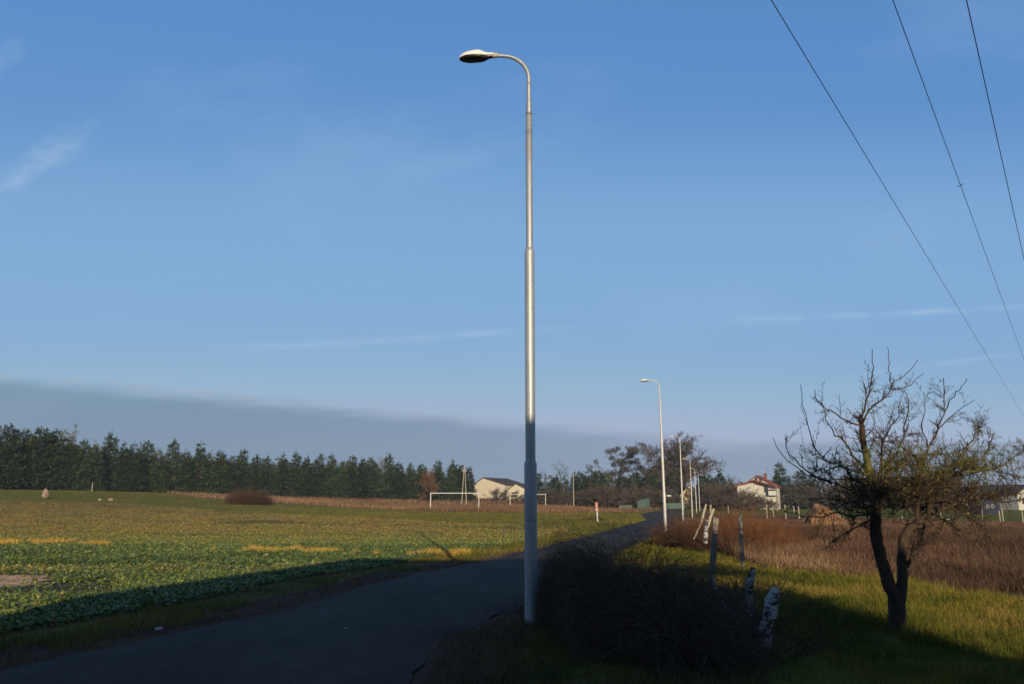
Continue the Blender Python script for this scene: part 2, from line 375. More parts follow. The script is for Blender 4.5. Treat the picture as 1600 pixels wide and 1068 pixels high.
def mossbark():
    m, t, b = newmat('apple_bark_with_lichen'); f = tnoise(t, 22, 6, .7, (1, 1, .5)); g = tnoise(t, 5, 5, .65)
    c = ramp(t, f, [(.3, (.028, .018, .010)), (.55, (.080, .050, .030)), (.8, (.16, .105, .062))])
    mo = ramp(t, f, [(.3, (.10, .095, .02)), (.7, (.24, .22, .05))])
    co = t.nodes.new('ShaderNodeTexCoord'); sp = t.nodes.new('ShaderNodeSeparateXYZ'); t.links.new(co.outputs['Object'], sp.inputs[0])
    mr = t.nodes.new('ShaderNodeMapRange'); t.links.new(sp.outputs[2], mr.inputs[0]); mr.inputs[1].default_value = 1.25; mr.inputs[2].default_value = 1.85; mr.inputs[3].default_value = -.22; mr.inputs[4].default_value = .09
    mr2 = t.nodes.new('ShaderNodeMapRange'); t.links.new(sp.outputs[2], mr2.inputs[0]); mr2.inputs[1].default_value = 1.9; mr2.inputs[2].default_value = 2.5; mr2.inputs[3].default_value = 0; mr2.inputs[4].default_value = .25
    ad = t.nodes.new('ShaderNodeMath'); ad.operation = 'ADD'; t.links.new(g, ad.inputs[0]); t.links.new(mr.outputs[0], ad.inputs[1])
    sb = t.nodes.new('ShaderNodeMath'); sb.operation = 'SUBTRACT'; t.links.new(ad.outputs[0], sb.inputs[0]); t.links.new(mr2.outputs[0], sb.inputs[1])
    k = ramp(t, sb.outputs[0], [(.50, (0, 0, 0)), (.60, (1.47,)*3)])
    h = t.nodes.new('ShaderNodeMix'); h.data_type = 'RGBA'
    t.links.new(k, h.inputs[0]); t.links.new(c, h.inputs[6]); t.links.new(mo, h.inputs[7])
    t.links.new(h.outputs[2], b.inputs['Base Color']); b.inputs['Roughness'].default_value = .95; bump(t, b, f, .7, .02); return m
MA['applebark'] = mossbark()
MA['lichen'] = tintmat('yellow_green_lichen', [(0, (.05, .05, .014)), (.5, (.13, .125, .03)), (1, (.26, .235, .06))])
MA['bramble'] = tintmat('bramble_stems', [(0, (.05, .030, .020)), (.6, (.15, .095, .062)), (1, (.42, .30, .21))])
MA['brush'] = tintmat('dry_brush_stems', [(0, (.07, .035, .020)), (.6, (.21, .11, .06)), (1, (.42, .26, .14))])
MA['redweed'] = tintmat('reddish_dry_weeds', [(0, (.13, .050, .022)), (.5, (.30, .125, .055)), (1, (.50, .27, .12))])
MA['drygrass'] = tintmat('dry_brown_grass', [(0, (.085, .045, .030)), (.35, (.21, .120, .070)), (.7, (.44, .275, .145)), (1, (.68, .48, .24))])
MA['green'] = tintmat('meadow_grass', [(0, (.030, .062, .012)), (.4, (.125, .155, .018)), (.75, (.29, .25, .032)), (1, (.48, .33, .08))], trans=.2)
MA['straw'] = tintmat('straw_yellow_tufts', [(0, (.34, .24, .04)), (.5, (.62, .39, .07)), (1, (.80, .54, .14))])
MA['crop'] = tintmat('field_leaves', [(0, (.060, .105, .022)), (.42, (.20, .275, .075)), (.66, (.36, .38, .085)), (.82, (.50, .40, .08)), (.94, (.58, .34, .10)), (1, (.40, .16, .07))], trans=.15, rough=.5, spec=.4)
MA['conifer'] = tintmat('conifer_needles', [(0, (.013, .030, .014)), (.45, (.045, .085, .030)), (.8, (.095, .140, .045)), (1, (.15, .185, .06))], objvar=.3)  # light and dark stops paint sunlit clumps and deep shade into the needles
MA['thuja'] = tintmat('hedge_needles', [(0, (.010, .022, .010)), (1, (.04, .06, .02))])
MA['willow'] = tintmat('orange_twigs', [(0, (.16, .06, .025)), (.5, (.30, .13, .05)), (1, (.42, .20, .08))])
MA['deadleaf'] = tintmat('withered_oak_leaves', [(0, (.09, .040, .025)), (.5, (.18, .085, .05)), (1, (.27, .14, .085))])
MA['mistle'] = tintmat('mistletoe', [(0, (.06, .060, .025)), (1, (.14, .13, .055))])
MA['litter'] = noisemat('white_litter', [(.3, (.7, .7, .7)), (.7, (.8, .8, .8))], 20, .6)

# ------------------------------------------------------------------ ground
def zones(x, y):
    """what grows at a ground point: dict of 0..1 masks"""
    x = np.asarray(x, float); y = np.asarray(y, float)
    px, py = proj(x, np.maximum(y, 1.0), T(x, y))
    py = np.where(y < 1.0, 3000, py)
    jit = (fbm(x, y, 2.0, 5)-.5)
    pj = py+jit*np.clip(70/np.maximum(y, 5), .6, 12)
    left = x < xl(y)
    right = x > xr(y)
    z = {}
    # left side: bands given as lines in the view, turned into ground areas
    brown_lo = np.interp(px, [200, 250, 262, 310, 357, 415, 500, 600, 700, 900, 1000, 1060], [0, 764, 770, 777, 780, 784, 790, 795, 799, 801, 799, 792])
    green_lo = np.interp(px, [0, 200, 400, 600, 700, 900, 1000], [773, 782, 793, 800, 806, 812, 815])
    crop_hi = np.interp(px, [0, 200, 400, 600, 700, 850, 900], [779, 786, 801, 811, 816, 822, 823])
    crop_lo = np.interp(px, [-400, 0, 150, 300, 450, 600, 650, 700, 750, 820, 880], [1090, 990, 965, 940, 905, 884, 872, 866, 858, 846, 832])
    z['brown'] = left & (pj < brown_lo) & (px > 250)
    z['cropzone'] = left & (pj > crop_hi) & (pj < crop_lo) & (px < 890) | (left & (y < 1.5) & (x < -9))
    z['verge'] = left & ~z['cropzone'] & ~z['brown']
    g1 = np.interp(px, [1040, 1130, 1200, 1300, 1400, 1500, 1600, 1800], [835, 868, 892, 900, 908, 926, 936, 950])
    g2 = np.interp(px, [1040, 1100, 1250, 1400, 1600, 1800], [803, 803, 806, 811, 818, 822])
    g3 = 787
    z['rgrass'] = right & (pj > g1)
    z['rbrown'] = right & (pj <= g1) & (pj > g2)
    z['pasture'] = right & (pj <= g2) & (y < 320)
    z['px'] = px; z['py'] = py; z['left'] = left; z['right'] = right
    sand = left & (px < 92+50*jit) & (py > 895-.02*px+5*jit) & (py < 918-.08*px+jit*10)
    mud = left & (px < 180+70*jit) & (py >= 918-.08*px) & (py < 930+5*jit)
    z['sand'] = sand; z['mud'] = mud
    return z
nx_, ny_ = 380, 520
gx = np.sinh(np.linspace(-6.6, 6.6, nx_))*3.2; gy = -40+np.sinh(np.linspace(0, 6.9, ny_))*2.6
GX, GY = np.meshgrid(gx, gy); GZ = T(GX, GY)
inroad = (GX > xl(GY)+.1) & (GX < xr(GY)-.1) & (GY < 176)
GZ = GZ-np.where(inroad, .03, 0)
idx = np.arange(nx_*ny_).reshape(ny_, nx_)
FF = np.stack([idx[:-1, :-1], idx[:-1, 1:], idx[1:, 1:], idx[1:, :-1]], -1).reshape(-1, 4)
m, t, b = newmat('ground_cover')
zt = zones(GX.ravel(), GY.ravel())
zcol = np.zeros((GX.size, 4), np.float32); zcol[:, 3] = 1
brown = zt['brown'] | zt['rbrown']; zcol[brown, 0] = 1
grass = zt['verge'] | zt['rgrass'] | zt['pasture']; zcol[grass, 1] = 1
gxr, gyr = GX.ravel(), GY.ravel()
dirt = (gxr > xl(gyr)-.9) & (gxr < xr(gyr)+.9) & (gyr < 26) | (gxr >= xl(gyr)) & (gxr <= xr(gyr)); zcol[dirt, 1] = 0; zcol[dirt, 0] = 1
zcol[zt['sand'], 2] = 1; zcol[zt['mud'], 2] = .5
me = np_mesh('ground', np.stack([GX.ravel(), GY.ravel(), GZ.ravel()], 1), FF, m, smooth=True)
ca = me.color_attributes.new('zone', 'FLOAT_COLOR', 'POINT'); ca.data.foreach_set('color', zcol.ravel())
an = t.nodes.new('ShaderNodeAttribute'); an.attribute_name = 'zone'; sp = t.nodes.new('ShaderNodeSeparateColor'); t.links.new(an.outputs['Color'], sp.inputs[0])
big = tnoise(t, .35, 6, .7); fine = tnoise(t, 6, 6, .75); mid = tnoise(t, 1.4, 6, .75, (.6, 1.1, 1))
def mixn(f, a, b_):
    n = t.nodes.new('ShaderNodeMix'); n.data_type = 'RGBA'
    t.links.new(f, n.inputs[0]); t.links.new(a, n.inputs[6]); t.links.new(b_, n.inputs[7]); return n.outputs[2]
crop_c = ramp(t, mid, [(.30, (.16, .15, .025)), (.48, (.27, .22, .040)), (.62, (.34, .21, .07)), (.75, (.20, .22, .035))])
grass_c = ramp(t, big, [(.30, (.11, .14, .016)), (.5, (.20, .21, .024)), (.68, (.28, .20, .05))])
brown_c = ramp(t, mid, [(.3, (.09, .05, .032)), (.55, (.17, .10, .062)), (.72, (.13, .11, .035))])
sand_c = ramp(t, fine, [(.35, (.85, .50, .28)), (.6, (1.25, .80, .48))])
mud_c = ramp(t, mid, [(.3, (.10, .09, .04)), (.7, (.20, .17, .08))])
def gt(chan, lo, hi):
    a = t.nodes.new('ShaderNodeMath'); a.operation = 'MULTIPLY_ADD'; t.links.new(fine, a.inputs[0]); a.inputs[1].default_value = .5; t.links.new(chan, a.inputs[2])
    r = t.nodes.new('ShaderNodeMapRange'); t.links.new(a.outputs[0], r.inputs[0]); r.inputs[1].default_value = lo+.25; r.inputs[2].default_value = hi+.25; return r.outputs[0]
col = mixn(gt(sp.outputs[1], .4, .6), crop_c, grass_c); col = mixn(gt(sp.outputs[0], .4, .6), col, brown_c)
col = mixn(gt(sp.outputs[2], .25, .45), col, mud_c); col = mixn(gt(sp.outputs[2], .7, .85), col, sand_c)
fm = t.nodes.new('ShaderNodeMix'); fm.data_type = 'RGBA'; fm.blend_type = 'MULTIPLY'; fm.inputs[0].default_value = .8
t.links.new(col, fm.inputs[6]); t.links.new(ramp(t, fine, [(.3, (.8, .8, .8)), (.65, (1.7, 1.7, 1.7))]), fm.inputs[7])
t.links.new(fm.outputs[2], b.inputs['Base Color']); b.inputs['Roughness'].default_value = .95; b.inputs['Specular IOR Level'].default_value = .1
bump(t, b, fine, .6, .06)
link('ground', me, kind='structure')

# road sheet
ys = np.concatenate([np.arange(-30, 60, .25), np.arange(60, 176, 1.0)]); k = 17
wob = lambda y, s: .16*(fbm(y, y*0+s, .5, s)-.5)*2+.25*(fbm(y, y*0+s, 3.5, s+9)-.5)*2*np.clip(1.2-y/60, .3, 1)
XL = xl(ys)+wob(ys, 1); XR = xr(ys)+wob(ys, 2)
U_ = np.linspace(0, 1, k); RX = XL[:, None]*(1-U_)+XR[:, None]*U_; RY = np.repeat(ys[:, None], k, 1)
RZ = T(RX, RY)+.022+.035*np.sin(U_*math.pi)[None, :]+.012*(fbm(RX, RY, 1.5, 31)-.5); RZ[:, 0] -= .03; RZ[:, -1] -= .03
idx = np.arange(RX.size).reshape(RX.shape)
m, t, b = newmat('worn_asphalt'); f1 = tnoise(t, .7, 6, .7, (1, .5, 1)); f2 = tnoise(t, 38, 5, .8); f3 = tnoise(t, 1.6, 5, .8, None, 2)
vo = t.nodes.new('ShaderNodeTexVoronoi'); vo.feature = 'DISTANCE_TO_EDGE'; vo.inputs['Scale'].default_value = .55
cc = t.nodes.new('ShaderNodeTexCoord'); ad = t.nodes.new('ShaderNodeMix'); ad.data_type = 'VECTOR'; ad.inputs[0].default_value = .35
ns = t.nodes.new('ShaderNodeTexNoise'); ns.inputs['Scale'].default_value = 2; ns.inputs['Detail'].default_value = 6; t.links.new(cc.outputs['Object'], ns.inputs['Vector'])
t.links.new(cc.outputs['Object'], ad.inputs[4]); t.links.new(ns.outputs['Color'], ad.inputs[5]); t.links.new(ad.outputs[1], vo.inputs['Vector'])
base = ramp(t, f1, [(.32, (.022, .016, .011)), (.5, (.052, .038, .027)), (.66, (.095, .072, .054))])
def mul(a, b_, f=1.0):
    n = t.nodes.new('ShaderNodeMix'); n.data_type = 'RGBA'; n.blend_type = 'MULTIPLY'; n.inputs[0].default_value = f
    t.links.new(a, n.inputs[6]); t.links.new(b_, n.inputs[7]); return n.outputs[2]
c = mul(base, ramp(t, f2, [(.3, (.85,)*3), (.55, (1.5,)*3), (.72, (2.6,)*3)]))
c = mul(c, ramp(t, vo.outputs['Distance'], [(0, (.7,)*3), (.012, (1.47,)*3)]), .8)
c = mul(c, ramp(t, f3, [(.36, (.60, .55, .52)), (.44, (1.47,)*3)]), .8)
t.links.new(c, b.inputs['Base Color']); b.inputs['Roughness'].default_value = .85; b.inputs['Specular IOR Level'].default_value = .25; bump(t, b, f2, .9, .012)
link('road', np_mesh('road', np.stack([RX.ravel(), RY.ravel(), RZ.ravel()], 1), np.stack([idx[:-1, :-1], idx[:-1, 1:], idx[1:, 1:], idx[1:, :-1]], -1).reshape(-1, 4), m, smooth=True), kind='structure')

# ------------------------------------------------------------------ ground cover (stuff)
def wedge(n, y0, y1, u0=-.72, u1=.72, power=1.0):
    """points spread over the visible wedge of ground, denser near the camera"""
    y = y0*(y1/y0)**(rng.random(n)**power); x = (u0+(u1-u0)*rng.random(n))*y*1.03
    return x, y
def z3(x, y): return np.stack([x, y, T(x, y)], 1)
def scatter_blades(name, mat, n, y0, y1, accept, hfun, wk, lean, tint, label=None, u0=-.72, u1=.72, cat=None):
    x, y = wedge(n, y0, y1, u0, u1); z = zones(x, y); k = accept(x, y, z)
    x, y = x[k], y[k]; h = hfun(x, y)*rng.uniform(.55, 1.25, len(x))
    wd = wk*(y/8)**.75*rng.uniform(.7, 1.3, len(x))
    v, f = blades(z3(x, y), h, wd, lean)
    tt = np.clip(tint(x, y)+rng.normal(0, .16, len(x)), 0, 1)
    o = link(name, np_mesh(name, v, f, mat, np.repeat(tt, 6)), kind='stuff')
    if label: o['label'] = label; o['category'] = cat or 'grass'
    return len(x)
inbush = lambda x, y: (x > .55) & (x < 2.9) & (y > 6.4) & (y < 15)
cnt = []
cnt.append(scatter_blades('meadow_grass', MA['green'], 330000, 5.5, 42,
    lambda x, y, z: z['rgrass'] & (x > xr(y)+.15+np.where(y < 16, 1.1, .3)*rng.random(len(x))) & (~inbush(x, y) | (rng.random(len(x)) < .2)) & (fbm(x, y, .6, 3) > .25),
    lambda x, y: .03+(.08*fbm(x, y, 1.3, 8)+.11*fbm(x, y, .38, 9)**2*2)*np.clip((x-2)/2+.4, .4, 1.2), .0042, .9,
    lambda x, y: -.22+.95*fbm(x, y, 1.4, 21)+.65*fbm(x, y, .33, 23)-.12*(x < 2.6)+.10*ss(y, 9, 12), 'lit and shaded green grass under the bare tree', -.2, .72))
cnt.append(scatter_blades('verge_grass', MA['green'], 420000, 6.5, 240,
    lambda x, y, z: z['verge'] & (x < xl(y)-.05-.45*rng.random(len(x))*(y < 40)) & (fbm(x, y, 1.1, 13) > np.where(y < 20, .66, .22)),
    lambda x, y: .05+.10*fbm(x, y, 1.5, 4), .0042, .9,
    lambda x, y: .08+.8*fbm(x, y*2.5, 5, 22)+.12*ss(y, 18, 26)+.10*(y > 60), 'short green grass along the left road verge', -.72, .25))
cnt.append(scatter_blades('verge_litter', MA['drygrass'], 170000, 6.0, 40,
    lambda x, y, z: (z['verge'] | (z['right'] & (x < 2.2))) & ((x < xl(y)+.05) | (x > xr(y)-.1)) & (fbm(x, y, .8, 17) > .36),
    lambda x, y: .04+.05*fbm(x, y, 1, 4), .004, 1.8,
    lambda x, y: .0+.6*fbm(x, y, 1, 29), 'brown withered grass on the road edges', -.72, .3))
cnt.append(scatter_blades('dry_meadow', MA['drygrass'], 330000, 13, 90,
    lambda x, y, z: z['rbrown'] & (x > xr(y)+.8) & (fbm(x, y, 1.5, 41) > .22),
    lambda x, y: .16+(.35*fbm(x, y, 3, 33)+.25*fbm(x, y, .6, 34))*ss(y, 14, 24)*(1-.4*ss(y, 25, 60)), .0050, .5,
    lambda x, y: -.22+.90*fbm(x*1.2, y*.7, 2.6, 35)+.35*fbm(x, y, .5, 36)-.20*ss(y, 20, 38)-.10-.25*ss(x-.30*y, .3, 3)*ss(-y, -36, -22)+.12*ss(y, 34, 50)+.25*ss(-y, -22, -15)*ss(-x, -9, -3), 'reddish brown dry grass behind the bare tree', .0, .72))
cnt.append(scatter_blades('far_dry_meadow', MA['drygrass'], 110000, 80, 260,
    lambda x, y, z: z['brown'] & (x < xl(y)-.5),
    lambda x, y: .35+.35*fbm(x, y, 9, 33), .0065, .5,
    lambda x, y: .05+.6*fbm(x, y, 14, 37), 'brown dry grass in front of the treeline', -.5, .25))
cnt.append(scatter_blades('pasture_grass', MA['green'], 60000, 50, 220,
    lambda x, y, z: z['pasture'], lambda x, y: .1+.05*fbm(x, y, 5, 4), .0045, .8,
    lambda x, y: .02+.5*fbm(x, y, 9, 22), 'green pasture behind the dry grass', .1, .72))
# yellow straw tufts in two lines across the field
def near_line(z, pts, hw):
    yy = np.interp(z['px'], [p[0] for p in pts], [p[1] for p in pts])+5*(vnoise(z['px'], z['px']*0, 22, 91)-.5); return (np.abs(z['py']-yy) < hw) & (z['px'] > pts[0][0]) & (z['px'] < pts[-1][0])
cnt.append(scatter_blades('straw_tufts', MA['straw'], 900000, 17, 60,
    lambda x, y, z: z['left'] & (near_line(z, [(-200, 843), (0, 848), (170, 851)], 2.0) | near_line(z, [(330, 861), (430, 862), (560, 864), (640, 868), (735, 866)], 2.0)) & (fbm(x, y*.3, 1.1, 51) > .54-.1*rng.random(len(x))),
    lambda x, y: .07+.20*fbm(x, y, .8, 52), .005, .9, lambda x, y: .2+.6*fbm(x, y, 2, 53), 'yellow dry tufts in lines across the crop field'))
# crop plants
def crops(n, y0, y1, nl, size, name, label):
    x, y = wedge(n, y0, y1, -.74, .08); z = zones(x, y)
    band = fbm(x*.45, y*.8, 1.7, 61)*.6+fbm(x, y, 5, 62)*.4
    strip = ((z['py'] > 882) & (z['py'] < 896-.0*z['px']) & (z['px'] < 430))
    k = z['cropzone'] & (~z['sand'] | (rng.random(n) < .02)) & (~z['mud'] | (rng.random(n) < .05)) & (x < xl(y)-.7)
    far = ss(y, 24, 60)
    k &= (band+rng.normal(0, .06, n) > .26+.12*far+.05*(z['py'] < 846)) & ~(strip & (rng.random(n) > .25))
    k &= ~((z['py'] > 843) & (z['py'] < 853) & (z['px'] < 190) & (rng.random(n) > .3))
    x, y, band = x[k], y[k], band[k]; N_ = len(x)
    sc = size*rng.uniform(.6, 1.25, N_)*(y/y0)**.35
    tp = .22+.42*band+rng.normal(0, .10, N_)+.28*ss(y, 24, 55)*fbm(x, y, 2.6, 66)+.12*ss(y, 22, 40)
    pyk = z['py'][k]; tp = tp+.10*(pyk < 846)-.10*(pyk > 853)*(pyk < 884)+.12*(pyk > 884)*(pyk < 897)
    p0 = np.repeat(z3(x, y), nl, 0); s_ = np.repeat(sc, nl)
    a = rng.random(N_*nl)*2*math.pi; e = np.radians(rng.uniform(15, 75, N_*nl))
    d = np.stack([np.cos(a)*np.cos(e), np.sin(a)*np.cos(e), np.sin(e)], 1)
    st = p0+d*(s_*rng.uniform(.15, .6, N_*nl))[:, None]+np.array([0, 0, .01])
    e2 = e-np.radians(rng.uniform(20, 75, N_*nl)); d2 = np.stack([np.cos(a)*np.cos(e2), np.sin(a)*np.cos(e2), np.sin(e2)], 1)
    up = unit(np.array([0, 0, 1.])+rng.normal(0, .35, (N_*nl, 3)))
    v, f = leaf_quads(st, d2, up, s_*rng.uniform(.55, .95, N_*nl), s_*rng.uniform(.35, .6, N_*nl))
    tt = np.clip(np.repeat(tp, nl)+rng.normal(0, .11, N_*nl)+.4*(rng.random(N_*nl) < .03), 0, 1)
    o = link(name, np_mesh(name, v, f, MA['crop'], np.repeat(tt, 4)), kind='stuff'); o['label'] = label; o['category'] = 'crop'
    return N_
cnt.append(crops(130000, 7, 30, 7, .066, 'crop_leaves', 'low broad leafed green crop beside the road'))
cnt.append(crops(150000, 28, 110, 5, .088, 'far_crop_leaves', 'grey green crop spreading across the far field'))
print('cover', cnt)

# ------------------------------------------------------------------ the house behind the photographer that throws the big shadow
g = Geo().box(-3.1, 6.7, -15, -6, -.1, 4.2)
hs = thing('shade_house', 'plain house behind the camera that shades the road', 'house', (0, 0, 0))
link('wall', g.mesh('house_walls', MA['plaster2']), hs)
g = Geo().add([(-3.5,-5.7,4.2),(7.1,-5.7,4.2),(7.1,-15.3,4.2),(-3.5,-15.3,4.2),(.6,-8.3,6.75),(5.6,-8.3,6.75),(5.6,-12,6.75),(.6,-12,6.75)],
              [(0,1,5,4),(1,2,6,5),(2,3,7,6),(3,0,4,7),(4,5,6,7),(0,3,2,1)])
link('roof', g.mesh('house_roof', MA['brownroof']), hs)

# ------------------------------------------------------------------ street lamps
def lamp_meshes(kind):
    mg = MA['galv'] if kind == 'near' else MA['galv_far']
    H = 7.5; out = {}
    if kind == 'near':
        sec = [(0, .078), (HS[0]-.03, .078), (HS[0], .077), (HS[0]+.04, .064)]
        out['lower_section'] = Geo().tube([(0,0,z) for z, r in sec], [r for z, r in sec], 32).mesh('pole_lower', mg, True)
        sec = [(HS[0]+.03, .0628), (HS[1]-.02, .0628), (HS[1]+.01, .058), (HS[1]+.035, .047)]
        out['middle_section'] = Geo().tube([(0,0,z) for z, r in sec], [r for z, r in sec], 32).mesh('pole_middle', mg, True)
        sec = [(HS[1]+.03, .0455), (HS[2], .0455), (HS[2]+.004, .043)]
        out['upper_section'] = Geo().tube([(0,0,z) for z, r in sec], [r for z, r in sec], 32).mesh('pole_upper', mg, True)
        R2 = .040; z0 = HS[2]
    else:
        sec = [(0, .078), (2.0, .077), (2.05, .066), (4.6, .064), (4.65, .050), (6.6, .046)]
        out['pole'] = Geo().tube([(0,0,z) for z, r in sec], [r for z, r in sec], 16).mesh('pole_far', mg, True)
        R2 = .034; z0 = 6.6
    # bracket: sleeve then the quarter-round arm
    pts = [(0,0,z0+.003), (0,0,z0+.18)]; rs = [R2*1.02, R2]
    pts.append((0,0,z0+.19)); rs.append(.030)
    rr = .36; zt = H-rr*1.02
    for i in range(0, 13):
        a = math.pi/2*i/12*.97; pts.append((-rr*1.05*(1-math.cos(a)), 0, zt+rr*math.sin(a)))
        rs.append(.030-.006*i/12)
    pts.append((-rr*1.05-.10, 0, zt+rr+.012)); rs.append(.024)
    out['bracket_arm'] = Geo().tube(pts, rs, 20).mesh('bracket_arm', mg, True)
    if kind == 'near':
        out['joint_seam'] = Geo().tube([(0,0,z0-.006), (0,0,z0+.006)], [.0462, .0462], 32).mesh('joint_seam', MA['gasket'])
        out['flange_ring'] = Geo().tube([(0,0,HS[0]-.012), (0,0,HS[0]+.006)], [.0815, .0795], 32).mesh('flange_ring', mg, True)
        out['access_door_seam'] = Geo().tube([(0,0,HD), (0,0,HD+.006)], [.0786, .0786], 32).mesh('door_seam', MA['gasket'])
    xn, zn = pts[-1][0], pts[-1][2]
    out['clamp'] = Geo().tube([(xn+.05,0,zn-.001), (xn-.02,0,zn), (xn-.025,0,zn)], [.034, .036, .030], 16).mesh('clamp', MA['clamp'], True)
    # housing: cross sections along x, flattened, white upper shell and black underside
    secs = [(0.0, .036, .034, .026), (.07, .040, .038, .036), (.12, .062, .044, .044), (.165, .094, .056, .034), (.20, .106, .066, .030), (.27, .110, .060, .030), (.34, .108, .048, .030), (.40, .092, .034, .024), (.445, .062, .018, .016), (.472, .030, .006, .006)]
    def shell(top):
        v = []; nseg = 14
        for s_, hw, ht, hb in secs:
            for j in range(nseg+1):
                th = math.pi*j/nseg
                yy = hw*math.copysign(abs(math.cos(th))**.6, math.cos(th)); zz = (ht if top else -hb)*abs(math.sin(th))**.6
                sk = .024*min(1, max(0, (s_-.06)/.1))
                if top and j in (0, nseg): zz = -sk
                v.append((xn-.01-s_, yy*(1 if top else .86), zn+zz-.012*s_/.46-(0 if top else .002+sk)))
        f = [(i*(nseg+1)+j, i*(nseg+1)+j+1, (i+1)*(nseg+1)+j+1, (i+1)*(nseg+1)+j) for i in range(len(secs)-1) for j in range(nseg)]
        n1 = nseg+1; f += [tuple(range(n1)), tuple(range((len(secs)-1)*n1+nseg, (len(secs)-1)*n1-1, -1))]
        f += [(i*n1, (i+1)*n1, (i+1)*n1+nseg, i*n1+nseg) for i in range(len(secs)-1)]
        return Geo().add(v, f)
    out['housing'] = shell(True).mesh('lamp_housing', MA['head'], True)
    out['underside'] = shell(False).mesh('lamp_underside', MA['lens'], True)
    return out
b1 = G(830, 972); Y1 = b1[1]
def hgt(py, Yd, bz): return float(P(826, py, Yd)[2]-bz)
HS = [hgt(720, Y1, b1[2]), hgt(388, Y1, b1[2]), hgt(176, Y1, b1[2])]; HD = hgt(808, Y1, b1[2])
print('lamp1', b1, HS, 'top', hgt(78, Y1, b1[2]))
lamps = [(829.5, Y1, 'tall galvanised street lamp standing in the foreground beside the bramble bush'),
         (1040.5, 38.5, 'second street lamp, lit white, beyond the bramble bush at the right road edge'),
         (1067.5, 70, 'third street lamp, in front of the big bare oak'),
         (1082, 102, 'fourth street lamp down the road, its head below the third one'),
         (1088.5, 136, 'fifth street lamp down the road, standing between the fourth and the last'),
         (1093.5, 158, 'farthest and smallest street lamp at the end of the row')]
nearm = lamp_meshes('near'); farm = lamp_meshes('far')
for i, (px, Yd, lab) in enumerate(lamps):
    p = S(px, Yd) if i else b1
    t_ = thing('street_lamp', lab, 'street lamp', p-np.array([0, 0, .03]), 0 if i == 0 else rad(rng.uniform(-4, 2)), 'street lamps along the road')
    if i == 0: t_.rotation_euler = (0, rad(.0), rad(-4))
    if i == 1: t_.rotation_euler = (0, rad(-.5), 0)
    hh = 7.5
    head = None
    for nm, me in (nearm if i == 0 else farm).items():
        o = link(nm, me, t_)
    ch = {c.data.name.split('.')[0]: c for c in t_.children}

# ------------------------------------------------------------------ overhead wires
def wire(pts, Ys_, r, lab):
    """pts in the view with their depth; a smooth sagging cable runs through them and on to both sides"""
    A = P(*pts[0], Ys_[0]); B = P(*pts[-1], Ys_[1])
    d = B-A; L = np.linalg.norm(d); out = []
    for s in np.linspace(-.8, 2.2, 60):
        q = A+d*s; out.append(q-np.array([0, 0, 1])*SAG*s*(1-s)*4*0)
    n = len(out); Pn = np.array(out)[None]; Rn = np.full((1, n), r)
    mid = P(*pts[1], A[1]+(B[1]-A[1])*.35)
    v, f = tubes([(Pn, Rn)], 6)
    link('overhead_wire', np_mesh('wire', v, f, MA['wire'], smooth=True), None, lab, 'overhead wire', 'overhead power wires')
SAG = 0
# a level wire at height h: its view-line fixes heading; solve for depths so that both ends are at the same height
def level_wire(p0, p1, h, r, lab):
    def depth(p):
        d = ray(*p); return (h-CAMZ)/d[2]*d[1]
    wire([p0, p0, p1], (depth(p0), depth(p1)), r, lab)
level_wire((1205, 0), (1600, 650), 8.0, .0065, 'leftmost of the three overhead wires, crossing above the bare tree')
level_wire((1395, 0), (1600, 561), 8.0, .0060, 'middle overhead wire of the three at the upper right')
level_wire((1510, 0), (1600, 405), 8.0, .0070, 'rightmost and shortest overhead wire in the upper right corner')

wq = P(1500, 290, 1.0); dq = ray(1500, 290); wy = (8.0-CAMZ)/dq[2]*dq[1]; q_ = P(1500, 290, wy)
w_o = [o for o in bpy.data.objects if o.name.startswith('overhead_wire')][1]
link('wire_tie', Geo().tube([q_+[-.05, 0, -.03], q_, q_+[.10, .02, .05]], .007, 6).mesh('wire_tie', MA['wire']), w_o)

